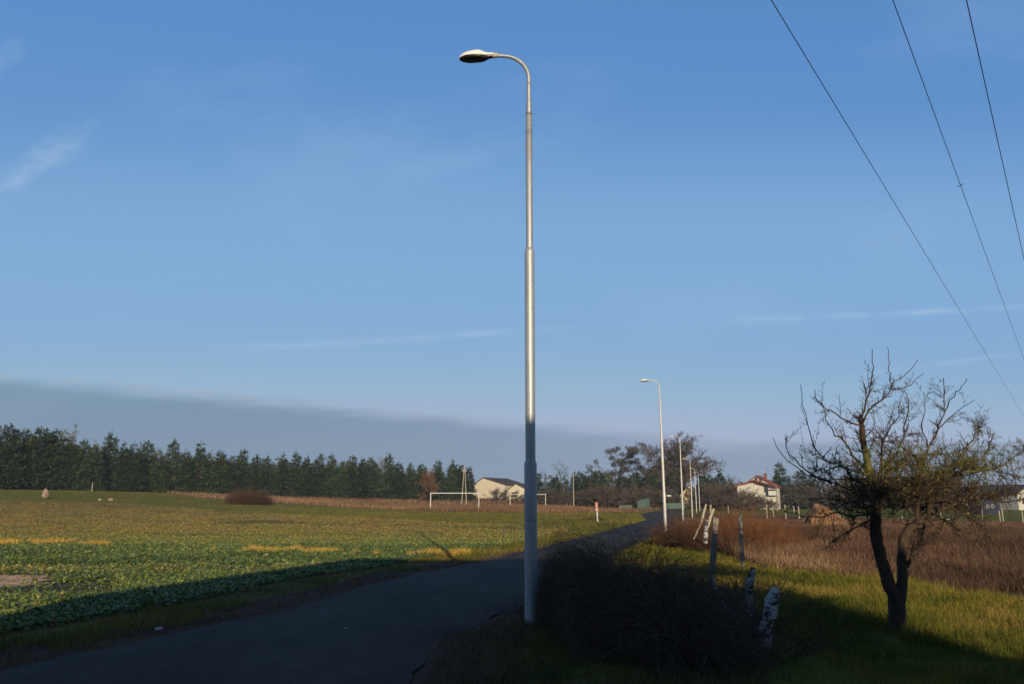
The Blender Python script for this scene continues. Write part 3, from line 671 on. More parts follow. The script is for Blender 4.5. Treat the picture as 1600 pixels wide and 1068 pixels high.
# ------------------------------------------------------------------ conifers of the treeline
def conifer_mesh(seed, H=10., W=2.3, droop=.25, dens=1.0, pine=False):
    global rng
    keep = rng; rng = np.random.default_rng(seed)
    nb = int(400*dens); h = (1-rng.random(nb)**.62)*H*.97+.12
    prof = W*1.25*(1-h/H)**(.66 if not pine else .50)*(.72+.5*rng.random(nb))+.10
    lob = 1+.10*np.sin(h*2.1+seed)+.08*np.sin(h*5.3+seed*2)
    a = rng.random(nb)*2*math.pi; prof = prof*lob*(1+.22*np.cos(a-seed))
    d = np.stack([np.cos(a), np.sin(a), rng.uniform(-.15, .25, nb)+(.45*(h/H) if not pine else .25)], 1)
    P0 = np.stack([np.zeros(nb), np.zeros(nb), h], 1)
    n = 5; Pn = np.empty((nb, n, 3)); Pn[:, 0] = P0; dd = unit(d)
    for i in range(1, n):
        dd = unit(dd+np.array([0, 0, -droop*.5])+rng.normal(0, .08, (nb, 3))); 
        if i == n-1: dd = unit(dd+np.array([0, 0, .5]))
        Pn[:, i] = Pn[:, i-1]+dd*(prof/(n-1))[:, None]
    m = 15
    tt = (.25+.75*rng.random((nb, m)))*(n-1)*.999; i = tt.astype(int); fr = (tt-i)[..., None]; ar = np.arange(nb)[:, None]
    q = Pn[ar, i]*(1-fr)+Pn[ar, i+1]*fr; tan = unit(Pn[ar, i+1]-Pn[ar, i])
    sd_ = unit(tan*.9+rng.normal(0, .55, tan.shape)+np.array([0, 0, -.12])).reshape(-1, 3)
    q = q.reshape(-1, 3)+rng.normal(0, .05, (nb*m, 3)); L = rng.uniform(.25, .6, nb*m)*(1 if not pine else 1.1)
    v1, f1 = leaf_quads(q, sd_, unit(np.array([0, 0, 1.])+rng.normal(0, .5, q.shape)), L, L*rng.uniform(.22, .4, nb*m))
    tip = np.array([[0, 0, H*.93]]) + np.stack([rng.normal(0, .04, 40), rng.normal(0, .04, 40), rng.uniform(-.6, H*.10, 40)], 1)
    td = unit(np.stack([rng.normal(0, 1, 40), rng.normal(0, 1, 40), rng.uniform(.5, 1.6, 40)], 1))
    v2, f2 = leaf_quads(tip, td, unit(rng.normal(0, 1, (40, 3))), rng.uniform(.15, .35, 40), np.full(40, .07))
    tint = np.concatenate([np.repeat(np.clip(.42+np.repeat(rng.normal(0, .24, nb), m)+rng.normal(0, .16, nb*m), 0, 1), 4), np.full(160, .5)])  # random tone per branch, standing in for lit clumps and shaded gaps
    crown = np_mesh('conifer_crown', np.concatenate([v1, v2]), np.concatenate([f1, f2+len(v1)]), MA['conifer'], tint)
    v, f = tubes([(np.stack([np.linspace(0, .05, 6), np.zeros(6), np.linspace(-.1, H*1.01, 6)], 1)[None], np.linspace(.14, .012, 6)[None])], 7)
    v3, f3 = tubes([(Pn, np.linspace(.03, .006, n)[None]*np.ones((nb, 1)))], 3)
    trunk = np_mesh('conifer_trunk', np.concatenate([v, v3]), np.concatenate([f, f3+len(v)]), MA['bark'])
    rng = keep
    return [('trunk', trunk), ('crown', crown)]
CON = [conifer_mesh(1), conifer_mesh(2, 10, 2.0, .2), conifer_mesh(3, 10, 2.7, .35), conifer_mesh(4, 10, 2.4, .1, .9, True), conifer_mesh(5, 10, 3.0, .15, 1.1, True), conifer_mesh(6, 10, 1.5, .3, .8)]
def place(parts, name, label, cat, px, top, Yd, H0, wide=1, group=None, rot=None, base=None):
    b_ = S(px, Yd) if base is None else base
    h = P(px, top, Yd)[2]-b_[2]; s = h/H0
    t_ = thing(name, label, cat, b_, rng.uniform(0, 6.28) if rot is None else rot, group, (s*wide, s*wide, s))
    for n, m_ in parts: link(n, m_, t_)
    return t_
front_row = [(-30,668,3),(4,664,4),(28,672,4),(54,668,4),(78,672,4),(104,690,3),(124,686,1),(144,694,2),(166,675,0),(187,690,5),(204,692,3),(225,689,4),(246,702,2),(265,685,0),(288,704,5),(308,690,5),(322,707,2),(340,703,0),(357,712,2),(377,701,1),(397,709,0),(416,712,2),(439,708,5),(460,705,0),(478,712,0),(497,709,2),(515,709,1),(534,722,2),(549,711,1),(563,716,3),(580,714,2),(606,708,0),(622,722,1),(640,722,2),(655,730,2),(664,728,5),(684,719,1),(706,717,5),(719,726,2),(733,728,0)]
def ordinal(n):
    o_ = ['first','second','third','fourth','fifth','sixth','seventh','eighth','ninth','tenth','eleventh','twelfth','thirteenth','fourteenth','fifteenth','sixteenth','seventeenth','eighteenth','nineteenth','twentieth']
    return o_[n] if n < 20 else 'twenty-'+o_[n-20]
nf = len(front_row)
for i, (px, top, kd) in enumerate(front_row):
    Yd = 150+60*px/700+rng.uniform(-3, 3)
    word = 'bushy pine' if kd in (3, 4) else ('slim spruce' if kd == 5 else 'dark green spruce')
    if i < nf/2: lab = f'{word} of the left treeline, {ordinal(i)} from the left edge of its front row'
    else: lab = f'{word} of the left treeline, {ordinal(nf-1-i)} from its right end in the front row'
    place(CON[kd], 'conifer', lab, 'conifer', px, top, Yd, 10, rng.uniform(.85, 1.2)*(1.0 if px > 100 else 1.05), 'conifers in the front row of the left treeline')
used_ = set()
def back_label(px):
    for q in sorted(range(nf), key=lambda q: abs(front_row[q][0]-px)):
        sd_ = 'left' if px < front_row[q][0] else 'right'
        o_ = f'{ordinal(q)} front conifer from the left edge' if q < nf/2 else f'{ordinal(nf-1-q)} front conifer from the right end'
        l_ = f'back row conifer peeking out {sd_} of the {o_}'
        if l_ not in used_: used_.add(l_); return l_
for i in range(54):
    px = -40+i*14.3+rng.uniform(-5, 5); Yd = 162+62*px/700+rng.uniform(0, 10)
    tp = np.interp(px, [-40, 60, 200, 400, 600, 740], [684, 684, 704, 718, 724, 732])+rng.uniform(-5, 7)
    place(CON[i % 6], 'conifer', back_label(px), 'conifer', px, tp, Yd, 10, 1.3, 'conifers hidden in the back row of the left treeline')

# ------------------------------------------------------------------ bare broadleaved trees
def bare_tree(seed, H=10., spread=35, levels=((9, .2, (25, 55), .55), (8, .2, (25, 60), .5), (6, .15, (25, 60), .5)), trunk_r=.2, trop=(.03, .05, .03, .02), trunk_top=.8, bark='bark', twig='twig', rmin=.012, fork=None, extra=None):
    global rng
    keep = rng; rng = np.random.default_rng(seed)
    st = np.array([[0, 0, -.1]]); Pn, Rn = grow(st, np.array([[.04, .02, 1.]]), np.array([H*trunk_top]), np.array([trunk_r]), 9, .06, .05, .15)
    sets = [(Pn, Rn)]; cur = (Pn, Rn, np.array([H*trunk_top])); parts = [(Pn, Rn)]; twigs = []
    for li, (m_, tmin, ang, lr) in enumerate(levels):
        if li == 0 and fork: tmin = fork
        s_, d_, L_, r_ = spawn(cur[0], cur[1], m_, tmin, ang, lr, cur[2], .62)
        r_ = np.maximum(r_, rmin); n_ = 7 if li == 0 else (6 if li == 1 else 4)
        Pn, Rn = grow(s_, d_, L_, r_, n_, .13+.04*li, trop[min(li+1, 3)], .35); Rn = np.maximum(Rn, rmin*.7)
        (parts if li == 0 else twigs).append((Pn, Rn)); cur = (Pn, Rn, L_)
    v, f = tubes(parts, 6); tr = np_mesh('tree_trunk', v, f, MA[bark])
    v, f = tubes(twigs, 3); tw = np_mesh('tree_twigs', v, f, MA[twig])
    top = max(float(p[0][..., 2].max()) for p in parts+twigs)
    out = [('trunk', tr), ('crown', tw)]
    if extra: out += extra(cur)
    rng = keep; return out, top
def leaves_on(mat, name, n, size, lo=0.0):
    def fn(cur):
        Pn = cur[0]; a = rng.integers(0, len(Pn), n); i = rng.integers(1, Pn.shape[1], n); q = Pn[a, i]
        d = unit(rng.normal(0, 1, (n, 3))); L = rng.uniform(.5, 1.2, n)*size
        v, f = leaf_quads(q, d, unit(rng.normal(0, 1, (n, 3))), L, L*.6)
        return [(name, np_mesh(name, v, f, MA[mat], np.repeat(rng.random(n), 4)))]
    return fn
def mistletoe(cur):
    Pn = cur[0]; z = Pn[:, -1, 2]; cand = np.argsort(-z)[:int(len(z)*.75)]; out = []
    c = Pn[rng.choice(cand, 60), 2]
    for q in c:
        n = 90; R_ = rng.uniform(.16, .45); d = unit(rng.normal(0, 1, (n, 3))); L = rng.uniform(.15, .3, n)
        v, f = leaf_quads(q+d*R_*rng.random((n, 1))**.4, unit(d+rng.normal(0, .6, (n, 3))), unit(rng.normal(0, 1, (n, 3))), L, L*.35)
        out.append((v, f, np.repeat(rng.random(n), 4)))
    b_ = 0; V2 = []; F2 = []; T2 = []
    for v, f, t_ in out: V2.append(v); F2.append(f+b_); T2.append(t_); b_ += len(v)
    return [('mistletoe_clumps', np_mesh('mistletoe', np.concatenate(V2), np.concatenate(F2), MA['mistle'], np.concatenate(T2)))]
B_birch = bare_tree(21, 10, levels=((26, .3, (20, 50), .36), (11, .2, (20, 50), .5), (6, .1, (20, 60), .5)), trunk_r=.12, trunk_top=1.0, bark='birchbark', twig='birchtwig', rmin=.018, trop=(.0, .05, -.05, -.1))
B_pop = bare_tree(22, 10, levels=((12, .15, (20, 45), .55), (8, .2, (20, 50), .45), (6, .1, (20, 60), .5)), trunk_r=.16, trunk_top=.85, twig='twig', rmin=.016)
B_oak = bare_tree(23, 10, levels=((34, .14, (30, 85), .80), (16, .2, (25, 60), .48), (11, .15, (25, 60), .48), (4, .2, (25, 60), .5)), trunk_r=.42, trunk_top=.70, twig='twig_oak', rmin=.015, trop=(.02, .05, .04, .03))
B_mis = bare_tree(24, 10, levels=((20, .22, (25, 60), .50), (9, .25, (25, 55), .5), (6, .15, (25, 60), .5)), trunk_r=.15, trunk_top=.85, bark='twig', twig='twig', rmin=.016, extra=mistletoe)
B_bush = bare_tree(25, 3, levels=((22, .02, (20, 65), .9), (9, .15, (20, 55), .5), (6, .1, (20, 60), .5)), trunk_r=.06, trunk_top=.6, twig='twig', rmin=.012)
B_bush2 = bare_tree(26, 3, levels=((26, .02, (25, 80), .8), (9, .1, (20, 55), .55), (5, .1, (20, 60), .5)), trunk_r=.06, trunk_top=.55, twig='twig_oak', rmin=.013)
B_wil = bare_tree(27, 6, levels=((26, .12, (20, 60), .62), (12, .15, (15, 45), .5), (6, .1, (20, 50), .5)), trunk_r=.14, trunk_top=.7, twig='twig', rmin=.014, extra=leaves_on('willow', 'foliage', 5000, .14))
B_dead = bare_tree(28, 8, levels=((16, .1, (30, 70), .6), (9, .2, (25, 60), .5), (6, .15, (25, 60), .5)), trunk_r=.2, trunk_top=.8, twig='twig', rmin=.014, extra=leaves_on('deadleaf', 'withered_leaves', 5000, .16))
def bt(B, label, px, top, Yd, wide=1, name='bare_tree', cat='bare tree', group=None, rot=None):
    return place(B[0], name, label, cat, px, top, Yd, B[1], wide, group, rot)
bt(B_birch, 'pale bare birch rising behind the pines at the left', 100, 658, 172, .9, 'birch_tree', 'birch')
for px, tp in [(212,694),(282,698),(330,700),(430,712),(446,714),(590,712),(600,705),(570,716),(237,696),(498,706),(140,684)]:
    lab = {212:'pinkish bare birch left of the spruce tops, behind the pines', 282:'bare birch directly right of the tallest mid-left spruce', 330:'bare birch near the hidden red roof', 430:'left one of two thin bare birches standing mid treeline', 446:'right one of two thin bare birches standing mid treeline',
           590:'reddish bare birch left of the tallest twiggy one in the treeline', 600:'tallest thin bare birch right of the treeline centre', 570:'low bare birch peeking above spruces in the treeline centre', 237:'bare birch peeking between two pines at the left', 498:'bare birch peeking over dark spruces in mid treeline', 140:'bare birch just right of the tall pale birch'}[px]
    bt(B_birch, lab, px, tp, (160 if px in (430, 446) else 182)+50*px/700, .8, 'birch_tree', 'birch', 'bare birches among the conifers')
bt(B_wil, 'round bare tree with orange twigs in front of the conifers', 672, 731, 196, 1.0, 'orange_willow', 'willow')
bt(B_pop, 'slender pale bare tree left of the thin pole', 876, 718, 220, 1.1)
bt(B_pop, 'small bare tree directly right of the foreground lamp post', 853, 732, 225, .8)
bt(B_mis, 'tall bare tree full of mistletoe clumps', 962, 696, 215, 1.5, 'mistletoe_tree', 'bare tree', rot=.5)
bt(B_oak, 'huge broad bare oak behind the street lamps', 1066, 673, 200, 1.25, 'bare_oak', 'oak', rot=1.0)
bt(B_dead, 'tree with withered reddish leaves left of the oak', 1012, 742, 200, 1.1, 'leafy_tree', 'tree')
bt(B_dead, 'low reddish leafed tree under the oak crown', 1040, 752, 186, 1.2, 'leafy_tree', 'tree')
# conifers of the middle distance
mid_con = [(842,738,1,'dark conifer touching the right side of the foreground lamp post'),(862,742,2,'conifer between the small bare trees right of the lamp post'),(898,736,5,'pointed conifer beside the thin pole'),(907,735,0,'narrow conifer right of the thin pole'),(925,731,2,'broad dark conifer left of the mistletoe tree'),(936,735,4,'bushy conifer at the foot of the mistletoe tree on its left'),(952,741,2,'conifer in front of the mistletoe tree trunk'),(980,744,2,'conifer right of the mistletoe tree'),(996,734,0,'pointed conifer between mistletoe tree and oak'),(1026,728,4,'broad conifer in front of the left half of the oak'),(1104,736,5,'conifer under the right side of the oak crown'),(1118,744,0,'conifer left of the white red-roofed house'),(1128,732,5,'slim conifer between the oak and the white house'),
           (870,742,0,'small conifer at the foot of the slender pale bare tree'),(883,745,2,'low broad conifer left of the thin pole'),(916,742,1,'low conifer second to the right of the thin pole'),(944,738,0,'conifer touching the left side of the mistletoe crown'),(966,746,1,'low dark conifer hiding the mistletoe tree foot'),(973,738,5,'thin conifer right of the mistletoe crown'),(988,742,2,'dark conifer right of the mistletoe tree, above the green shed'),(1006,746,1,'low conifer behind the green shed'),(1018,738,0,'conifer left of the second street lamp, before the oak'),(1048,742,2,'dark conifer between the second and third street lamps'),(1096,742,1,'dark conifer right behind the farthest street lamp'),(1111,740,2,'broad conifer right of the farthest street lamp'),(1142,746,2,'broad low conifer left of the white house'),(1190,770,1,'low dark conifer in the garden of the white house'),
           (1300,752,2,'conifer behind the left branches, second from the broad one'),(1320,756,0,'low conifer left of the apple tree left stem'),(1372,752,1,'conifer right behind the left stem of the apple tree'),(1392,750,2,'conifer just left of the apple tree fork, far behind'),(1440,752,0,'conifer just right of the apple tree right stem'),(1460,750,2,'broad far conifer right of the apple tree stems'),(1480,755,1,'far conifer above the white gate rail'),(1524,752,2,'far conifer left of the dark blue shed'),(1542,752,0,'far conifer right behind the dark blue shed'),
           (1162,752,2,'small conifer in front of the white house walls'),(1221,722,1,'tall dark conifer touching the right side of the white house'),(1255,735,4,'broad dark conifer seen through the left branches of the bare tree'),(1274,740,2,'conifer next to the broad one behind the bare tree'),(1345,750,2,'conifer behind the left trunk of the bare tree'),(1418,748,4,'conifer seen between the two stems of the bare tree'),(1500,752,4,'conifer behind the right branches of the bare tree'),(1560,760,3,'conifer left of the white building at the right edge')]
for px, tp, kd, lab in mid_con:
    place(CON[kd], 'conifer', lab, 'conifer', px, tp, 188+rng.uniform(0, 22), 10, 1.35 if px < 1100 else 1.2, 'conifers of the middle distance')
k = 0
bush_pos = [(856,760),(872,757),(889,758),(905,757),(921,752),(938,754),(952,752),(967,752),(982,754),(1000,752),(1015,756),(1050,758),(1108,756),(1122,752),(1136,748),(1146,752),(1154,760),(1160,765),(1168,762),(1175,770),(1183,769),(1192,772),(1201,773),(1209,776),(1240,752),(1268,748),(1285,752),(1302,748),(1322,752),(1338,747),(1360,752),(1382,745),(1400,752),(1422,750),(1440,746),(1462,752),(1480,747),(1500,750),(1522,746),(1541,750),(1562,752),(1584,760),(1602,757),(1625,755),(1090,760),(790,762),(806,764),(776,760)]
marks = [(742,'the cream building'),(820,'the low cream building'),(876,'the slender pale tree'),(896,'the thin pole'),(962,'the mistletoe tree'),(1003,'the pale green shed'),(1066,'the oak'),(1078,'the ochre house'),(1185,'the white house'),(1221,'the tall dark conifer'),(1255,'the broad dark conifer'),(1375,'the left apple stem'),(1412,'the right apple stem'),(1483,'the white gate'),(1548,'the dark blue shed'),(1590,'the edge building')]
seen = {}
for px, tp in sorted(bush_pos):
    mk = min(marks, key=lambda q: abs(q[0]-px)); side = 'left' if px < mk[0] else 'right'
    key = (side, mk[1]); seen[key] = seen.get(key, 0)+1
    lab = f'bare far shrub, {ordinal(seen[key]-1)} counted among those {side} of {mk[1]}'
    bt(B_bush if px % 2 else B_bush2, lab, px, tp, (206 if px < 830 else (158 if 1150 < px < 1215 else 180))+rng.uniform(-6, 8), rng.uniform(1.2, 1.7), 'bare_shrub', 'shrub', 'bare shrubs of the far thicket')
for px, tp, B, lab in [(1140,738,B_pop,'bare tree left of the white house'),(1152,742,B_pop,'small bare tree touching the left of the white house'),(1237,736,B_pop,'bare tree between the two dark conifers right of the white house'),(1290,742,B_pop,'bare tree behind the hanging left branches of the apple tree'),(1320,738,B_oak,'broad bare tree left of the apple tree stems, far behind'),(1395,742,B_pop,'bare far tree seen just above the fork of the apple tree'),(1450,744,B_oak,'broad far bare tree right of the apple tree stems'),(1520,742,B_pop,'far bare tree right of the apple tree'),(1575,748,B_pop,'far bare tree left of the white building at the right edge'),(1178,762,B_pop,'small bare tree in front of the white house')]:
    bt(B, lab, px, tp, 196+rng.uniform(0, 14), .9, group='bare trees of the middle distance')

# ------------------------------------------------------------------ houses and sheds
def gable_house(name, label, cat, loc, rotz, W, D, he, hr, wall, roof, apex=0.0, over=.4, wins=(), chim=None, extra=None):
    """gable front faces local -y; W along x, D along y"""
    t_ = thing(name, label, cat, loc, rotz)
    ax = apex*W/2
    g = Geo().prism([(-W/2, -1), (W/2, -1), (W/2, he), (ax, hr), (-W/2, he)], 0, D); link('wall', g.mesh('wall', wall), t_)
    g = Geo()
    for sx in (-1, 1):
        ex = sx*W/2; dx, dz = ex-ax, he-hr; L = math.hypot(dx, dz); ox, oz = dx/L*over, dz/L*over
        g.prism([(ax, hr+.03), (ex+ox, he+oz+.03), (ex+ox, he+oz+.22), (ax, hr+.24)], -over, D+over)
    rf = link('roof', g.mesh('roof', roof), t_)
    if chim:
        x, y, h = chim; link('chimney', Geo().box(x-.35, x+.35, y-.3, y+.3, hr-1.5, hr+h).box(x-.42, x+.42, y-.38, y+.38, hr+h+.001, hr+h+.12).mesh('chimney', MA['brick']), rf)
    for (x, z, w_, h_) in wins:
        fr = link('window', Geo().box(x-w_/2-.1, x+w_/2+.1, -.05, .02, z-.1, z+h_+.1).mesh('window', MA['frame']), t_)
        link('pane', Geo().box(x-w_/2, x-.04, -.07, -.052, z, z+h_).box(x+.04, x+w_/2, -.07, -.052, z, z+h_).mesh('pane', MA['glass']), fr)
    return t_
zb = S(760, 235)
gable_house('cream_building', 'large cream gabled building with dark roof right of the conifers', 'building', S(764, 232), rad(-22), 10, 18, 3.9, 5.9, MA['plaster'], MA['brownroof'], -.35, .3, wins=[])
gable_house('low_building', 'low cream building with two gables beside the lamp post', 'building', S(810, 215), rad(-8), 6.5, 10, 2.3, 4.3, MA['plaster'], MA['brownroof'], -.2, .4, wins=[(-1.2, 1.0, 1.2, 1.0)])
gable_house('hidden_house', 'house whose red roof peeks over the left conifers', 'house', S(347, 215), rad(82), 9, 6, 4.6, 7.5, MA['plaster2'], MA['redroof'], 0)
gable_house('ochre_house', 'small ochre gable behind the far lamp posts', 'house', S(1078, 196), rad(-12), 4.6, 7, 3.0, 5.4, MA['yplaster'], MA['brownroof'], .1)
loc = S(1188, 172)
def uh(py): return float(P(1188, py, 172)[2]-loc[2])
hh = gable_house('white_house', 'white house with red tiled roof and chimney', 'house', loc, rad(-24), 7.6, 9, uh(757), uh(740), MA['plaster2'], MA['redroof'], -.1, .5,
            wins=[(-.55, uh(749), .55, .9), (.45, uh(749), .55, .9), (1.6, uh(767), .8, 1.2), (-1.9, uh(768), .8, 1.1)], chim=(1.2, 3.4, .55))
hh.scale = (.90, .90, .94)
g = Geo().prism([(-4.9, -1), (-1.2, -1), (-1.2, uh(751)), (-4.9, uh(757))], -1.2, 4.0); link('annex', g.mesh('annex', MA['plaster2']), hh)
g = Geo().prism([(-5.4, uh(758)), (-1.0, uh(748)), (4.6, uh(759)), (4.6, uh(758)), (-1.0, uh(746)), (-5.4, uh(756))], -1.7, -.1); link('porch_roof', g.mesh('porch_roof', MA['redroof']), hh)
g = Geo().box(2.2, 4.3, -1.2, 0, uh(772), uh(771)).box(2.2, 4.3, -1.2, -1.1, uh(771), uh(765)).box(2.2, 4.3, -1.2, 0, uh(762), uh(761.2)); link('balcony', g.mesh('balcony', MA['whitepaint']), hh)
g = Geo().tube([(1.6, 3.4, uh(741)), (1.6, 3.4, uh(724))], .03, 5).tube([(1.2, 3.4, uh(728)), (2.0, 3.4, uh(728))], .02, 4); link('antenna', g.mesh('antenna', MA['gasket']), hh)
gable_house('far_house', 'low house with dull red roof behind the bare tree branches', 'house', S(1250, 214), rad(14), 12, 9, 2.8, 5.6, MA['plaster'], MA['redroof'], .1)
gable_house('edge_building', 'white building at the right edge behind the branches', 'building', S(1614, 168), rad(20), 8, 9, 3.4, 5.0, MA['plaster2'], MA['brownroof'], -.2, wins=[(-2.2, 1.3, 1, 1.1)])
MA['blueshed'] = noisemat('dark_blue_boards', [(.3, (.012, .016, .04)), (.7, (.03, .036, .07))], 2, .7)
gable_house('dark_shed', 'dark blue shed with two small windows by the white posts', 'shed', S(1549, 126), rad(6), 3.2, 3, 2.2, 3.0, MA['blueshed'], MA['brownroof'], 0, .2, wins=[(-.5, 1.1, .35, .35), (.35, 1.1, .3, .45)])
gable_house('green_shed', 'small pale green shed in front of the far thicket', 'shed', S(1003, 172), rad(-30), 2.0, 2.2, 1.6, 2.1, MA['greenpaint'], MA['greenpaint'], .8, .1)
gable_house('brown_shed', 'small orange brown shed just right of the foreground lamp post', 'shed', S(846, 205), rad(4), 2.3, 2.4, 1.5, 2.1, MA['redroof'], MA['redroof'], .2, .2)
def board_fence(name, label, a, b_, Ya, Yb, h, mat, np_=8):
    A = S(a, Ya); B = S(b_, Yb); t_ = thing(name, label, 'fence', A); L = math.hypot(*(B-A)[:2]); t_.rotation_euler = (0, -math.atan2(B[2]-A[2], L), math.atan2(B[1]-A[1], B[0]-A[0]))
    g = Geo(); n_ = int(L/.14); 
    for i in range(n_): g.box(i*.14, i*.14+.125, 0, .025, .08, h+.03*math.sin(i*1.7))
    link('boards', g.mesh('boards', mat), t_)
    for i in range(np_+1): link('post', Geo().box(i*L/np_-.05, i*L/np_+.05, .027, .12, -.2, h+.05).mesh('post', MA['oldwood']), t_)
board_fence('green_fence', 'faded green board fence left of the pale green shed', 968, 996, 176, 176, .9, MA['greenpaint'], 3)
board_fence('green_fence', 'green board fence behind the street lamps', 1042, 1070, 176, 178, 1.3, MA['greenpaint'], 3)
# wire mesh fence in front of the far thicket
A, B = S(836, 178), S(966, 184)
t_ = thing('wire_fence', 'low wire fence in front of the far thicket', 'fence', (0, 0, 0)); nP = 26
gw = Geo()
for i in range(nP+1):
    q = A+(B-A)*i/nP; q[2] = T(q[0], q[1]); link('post', Geo().tube([q-[0, 0, .1], q+[0, 0, 1.35]], .035, 6).mesh('post', MA['palewood' if i % 3 else 'oldwood']), t_)
for z_ in (.3, .6, .9, 1.25): gw.tube([A+(B-A)*s+[0, 0, z_] for s in np.linspace(0, 1, 12)], .008, 4)
link('wires', gw.mesh('wires', MA['gasket']), t_)

# ------------------------------------------------------------------ goals, marker post, boulders, poles
def goal(px0, px1, Yd, lab):
    A, B = S(px0, Yd), S(px1, Yd); L = B[0]-A[0]; t_ = thing('football_goal', lab, 'goal', A, 0, 'football goals')
    link('post', Geo().tube([(0,0,-.1), (0,0,2.5)], .075, 10).mesh('post', MA['whitepaint'], True), t_)
    link('post', Geo().tube([(L,0,-.1), (L,0,2.5)], .075, 10).mesh('post', MA['whitepaint'], True), t_)
    link('crossbar', Geo().tube([(-.075,0,2.44), (L+.075,0,2.44)], .074, 10).mesh('crossbar', MA['whitepaint'], True), t_)
goal(672.5, 748, 119, 'nearer and larger white football goal, left of the lamp post')
goal(797, 852.5, 163, 'farther white football goal, behind the lamp post')
p = G(933, 815); t_ = thing('marker_post', 'white marker post with red and white head beside the road', 'marker post', p, .3)
h_ = hgt(784, p[1], p[2]); r_ = 1.2/F*p[1]
link('post', Geo().tube([(.05,0,-.1), (0,0,h_*.55)], [r_, r_], 8).mesh('post', MA['whitepaint'], True), t_)
MA['redwhite'] = None
m, t, b = newmat('red_white_bands'); co = t.nodes.new('ShaderNodeTexCoord'); sp = t.nodes.new('ShaderNodeSeparateXYZ'); t.links.new(co.outputs['Object'], sp.inputs[0])
f = t.nodes.new('ShaderNodeMath'); f.operation = 'MULTIPLY'; t.links.new(sp.outputs[2], f.inputs[0]); f.inputs[1].default_value = 3.1
f2 = t.nodes.new('ShaderNodeMath'); f2.operation = 'FRACT'; t.links.new(f.outputs[0], f2.inputs[0])
t.links.new(ramp(t, f2.outputs[0], [(.50, (.72, .26, .20)), (.75, (.80, .66, .58))]), b.inputs['Base Color']); b.inputs['Roughness'].default_value = .6
link('banded_head', Geo().tube([(0,0,h_*.54), (-.02,0,h_*.60), (-.03,0,h_)], [r_*1.6, r_*2.0, r_*2.0], 8).mesh('banded_head', m, True), t_)
def boulder(px, py, wpx, hpx, lab, peak, seed, mat='stone'):
    p = G(px, py); s = p[1]/F; r2 = np.random.default_rng(seed)
    import bmesh
    bm = bmesh.new(); bmesh.ops.create_icosphere(bm, subdivisions=3, radius=1)
    for v in bm.verts:
        c = v.co; n_ = 1+.12*math.sin(3*c.x+seed)+.10*math.sin(4*c.y+2*c.z+seed)
        tz = (c.z+1)/2; k_ = (1-tz*peak)
        v.co = (c.x*n_*k_*wpx*s/2*1.05, c.y*n_*k_*wpx*s/2, (tz**.9)*hpx*s*(1+.05*n_)-.08)
    me = bpy.data.meshes.new('boulder'); bm.to_mesh(me); bm.free(); me.materials.append(MA[mat])
    link('boulder', me, None, lab, 'boulder', 'stones at the field edge', None, p)
boulder(70, 778, 14, 15, 'tall pointed reddish boulder at the far left field edge', .62, 1)
boulder(173, 782, 9, 5, 'small rounded grey boulder right of the pointed one', .2, 2)
boulder(156, 780.5, 5, 2.2, 'flat pale stone between the two boulders', .2, 3, 'litter')
def pole(name, lab, cat, px, Yd, top, r, mat, extra=None, lean=0):
    b_ = S(px, Yd); t_ = thing(name, lab, cat, b_); h = hgt(top, Yd, b_[2])
    link('post', Geo().tube([(0,0,-.2), (lean,0,h)], [r, r*.75], 8).mesh('post', MA[mat], True), t_); 
    return t_, h
t_, h = pole('utility_pole', 'thin wooden pole standing alone in front of the conifers behind the field', 'utility pole', 896.5, 172, 739, .10, 'palewood')
b_ = S(725, 176); t_ = thing('braced_pole', 'two-legged wooden utility pole left of the cream building', 'utility pole', b_); h = hgt(728, 176, b_[2])
for sx in (-1, 1): link('leg', Geo().tube([(sx*.55, 0, -.1), (sx*.06, 0, h)], [.10, .07], 8).mesh('leg', MA['palewood'], True), t_)
link('crossbar', Geo().box(-.55, .55, -.1, -.02, h-1.0, h-.85).mesh('crossbar', MA['palewood']), t_)
pole('utility_pole', 'grey pole right beside the white red-roofed house', 'utility pole', 1215, 150, 755, .11, 'oldwood')
pole('fence_post', 'tiny pale post at the foot of the left conifers', 'post', 143.5, 150, 753, .08, 'palewood')
t_, h = pole('road_sign', 'small white sign plate on a thin post by the far road bend', 'road sign', 1046, 168, 773, .04, 'gasket')
link('sign_plate', Geo().box(-.45, .45, -.05, -.01, h-.25, h).mesh('sign_plate', MA['whitepaint']), t_)
pole('utility_pole', 'pale pole seen through the crown of the bare tree', 'utility pole', 1409, 150, 752, .09, 'palewood')
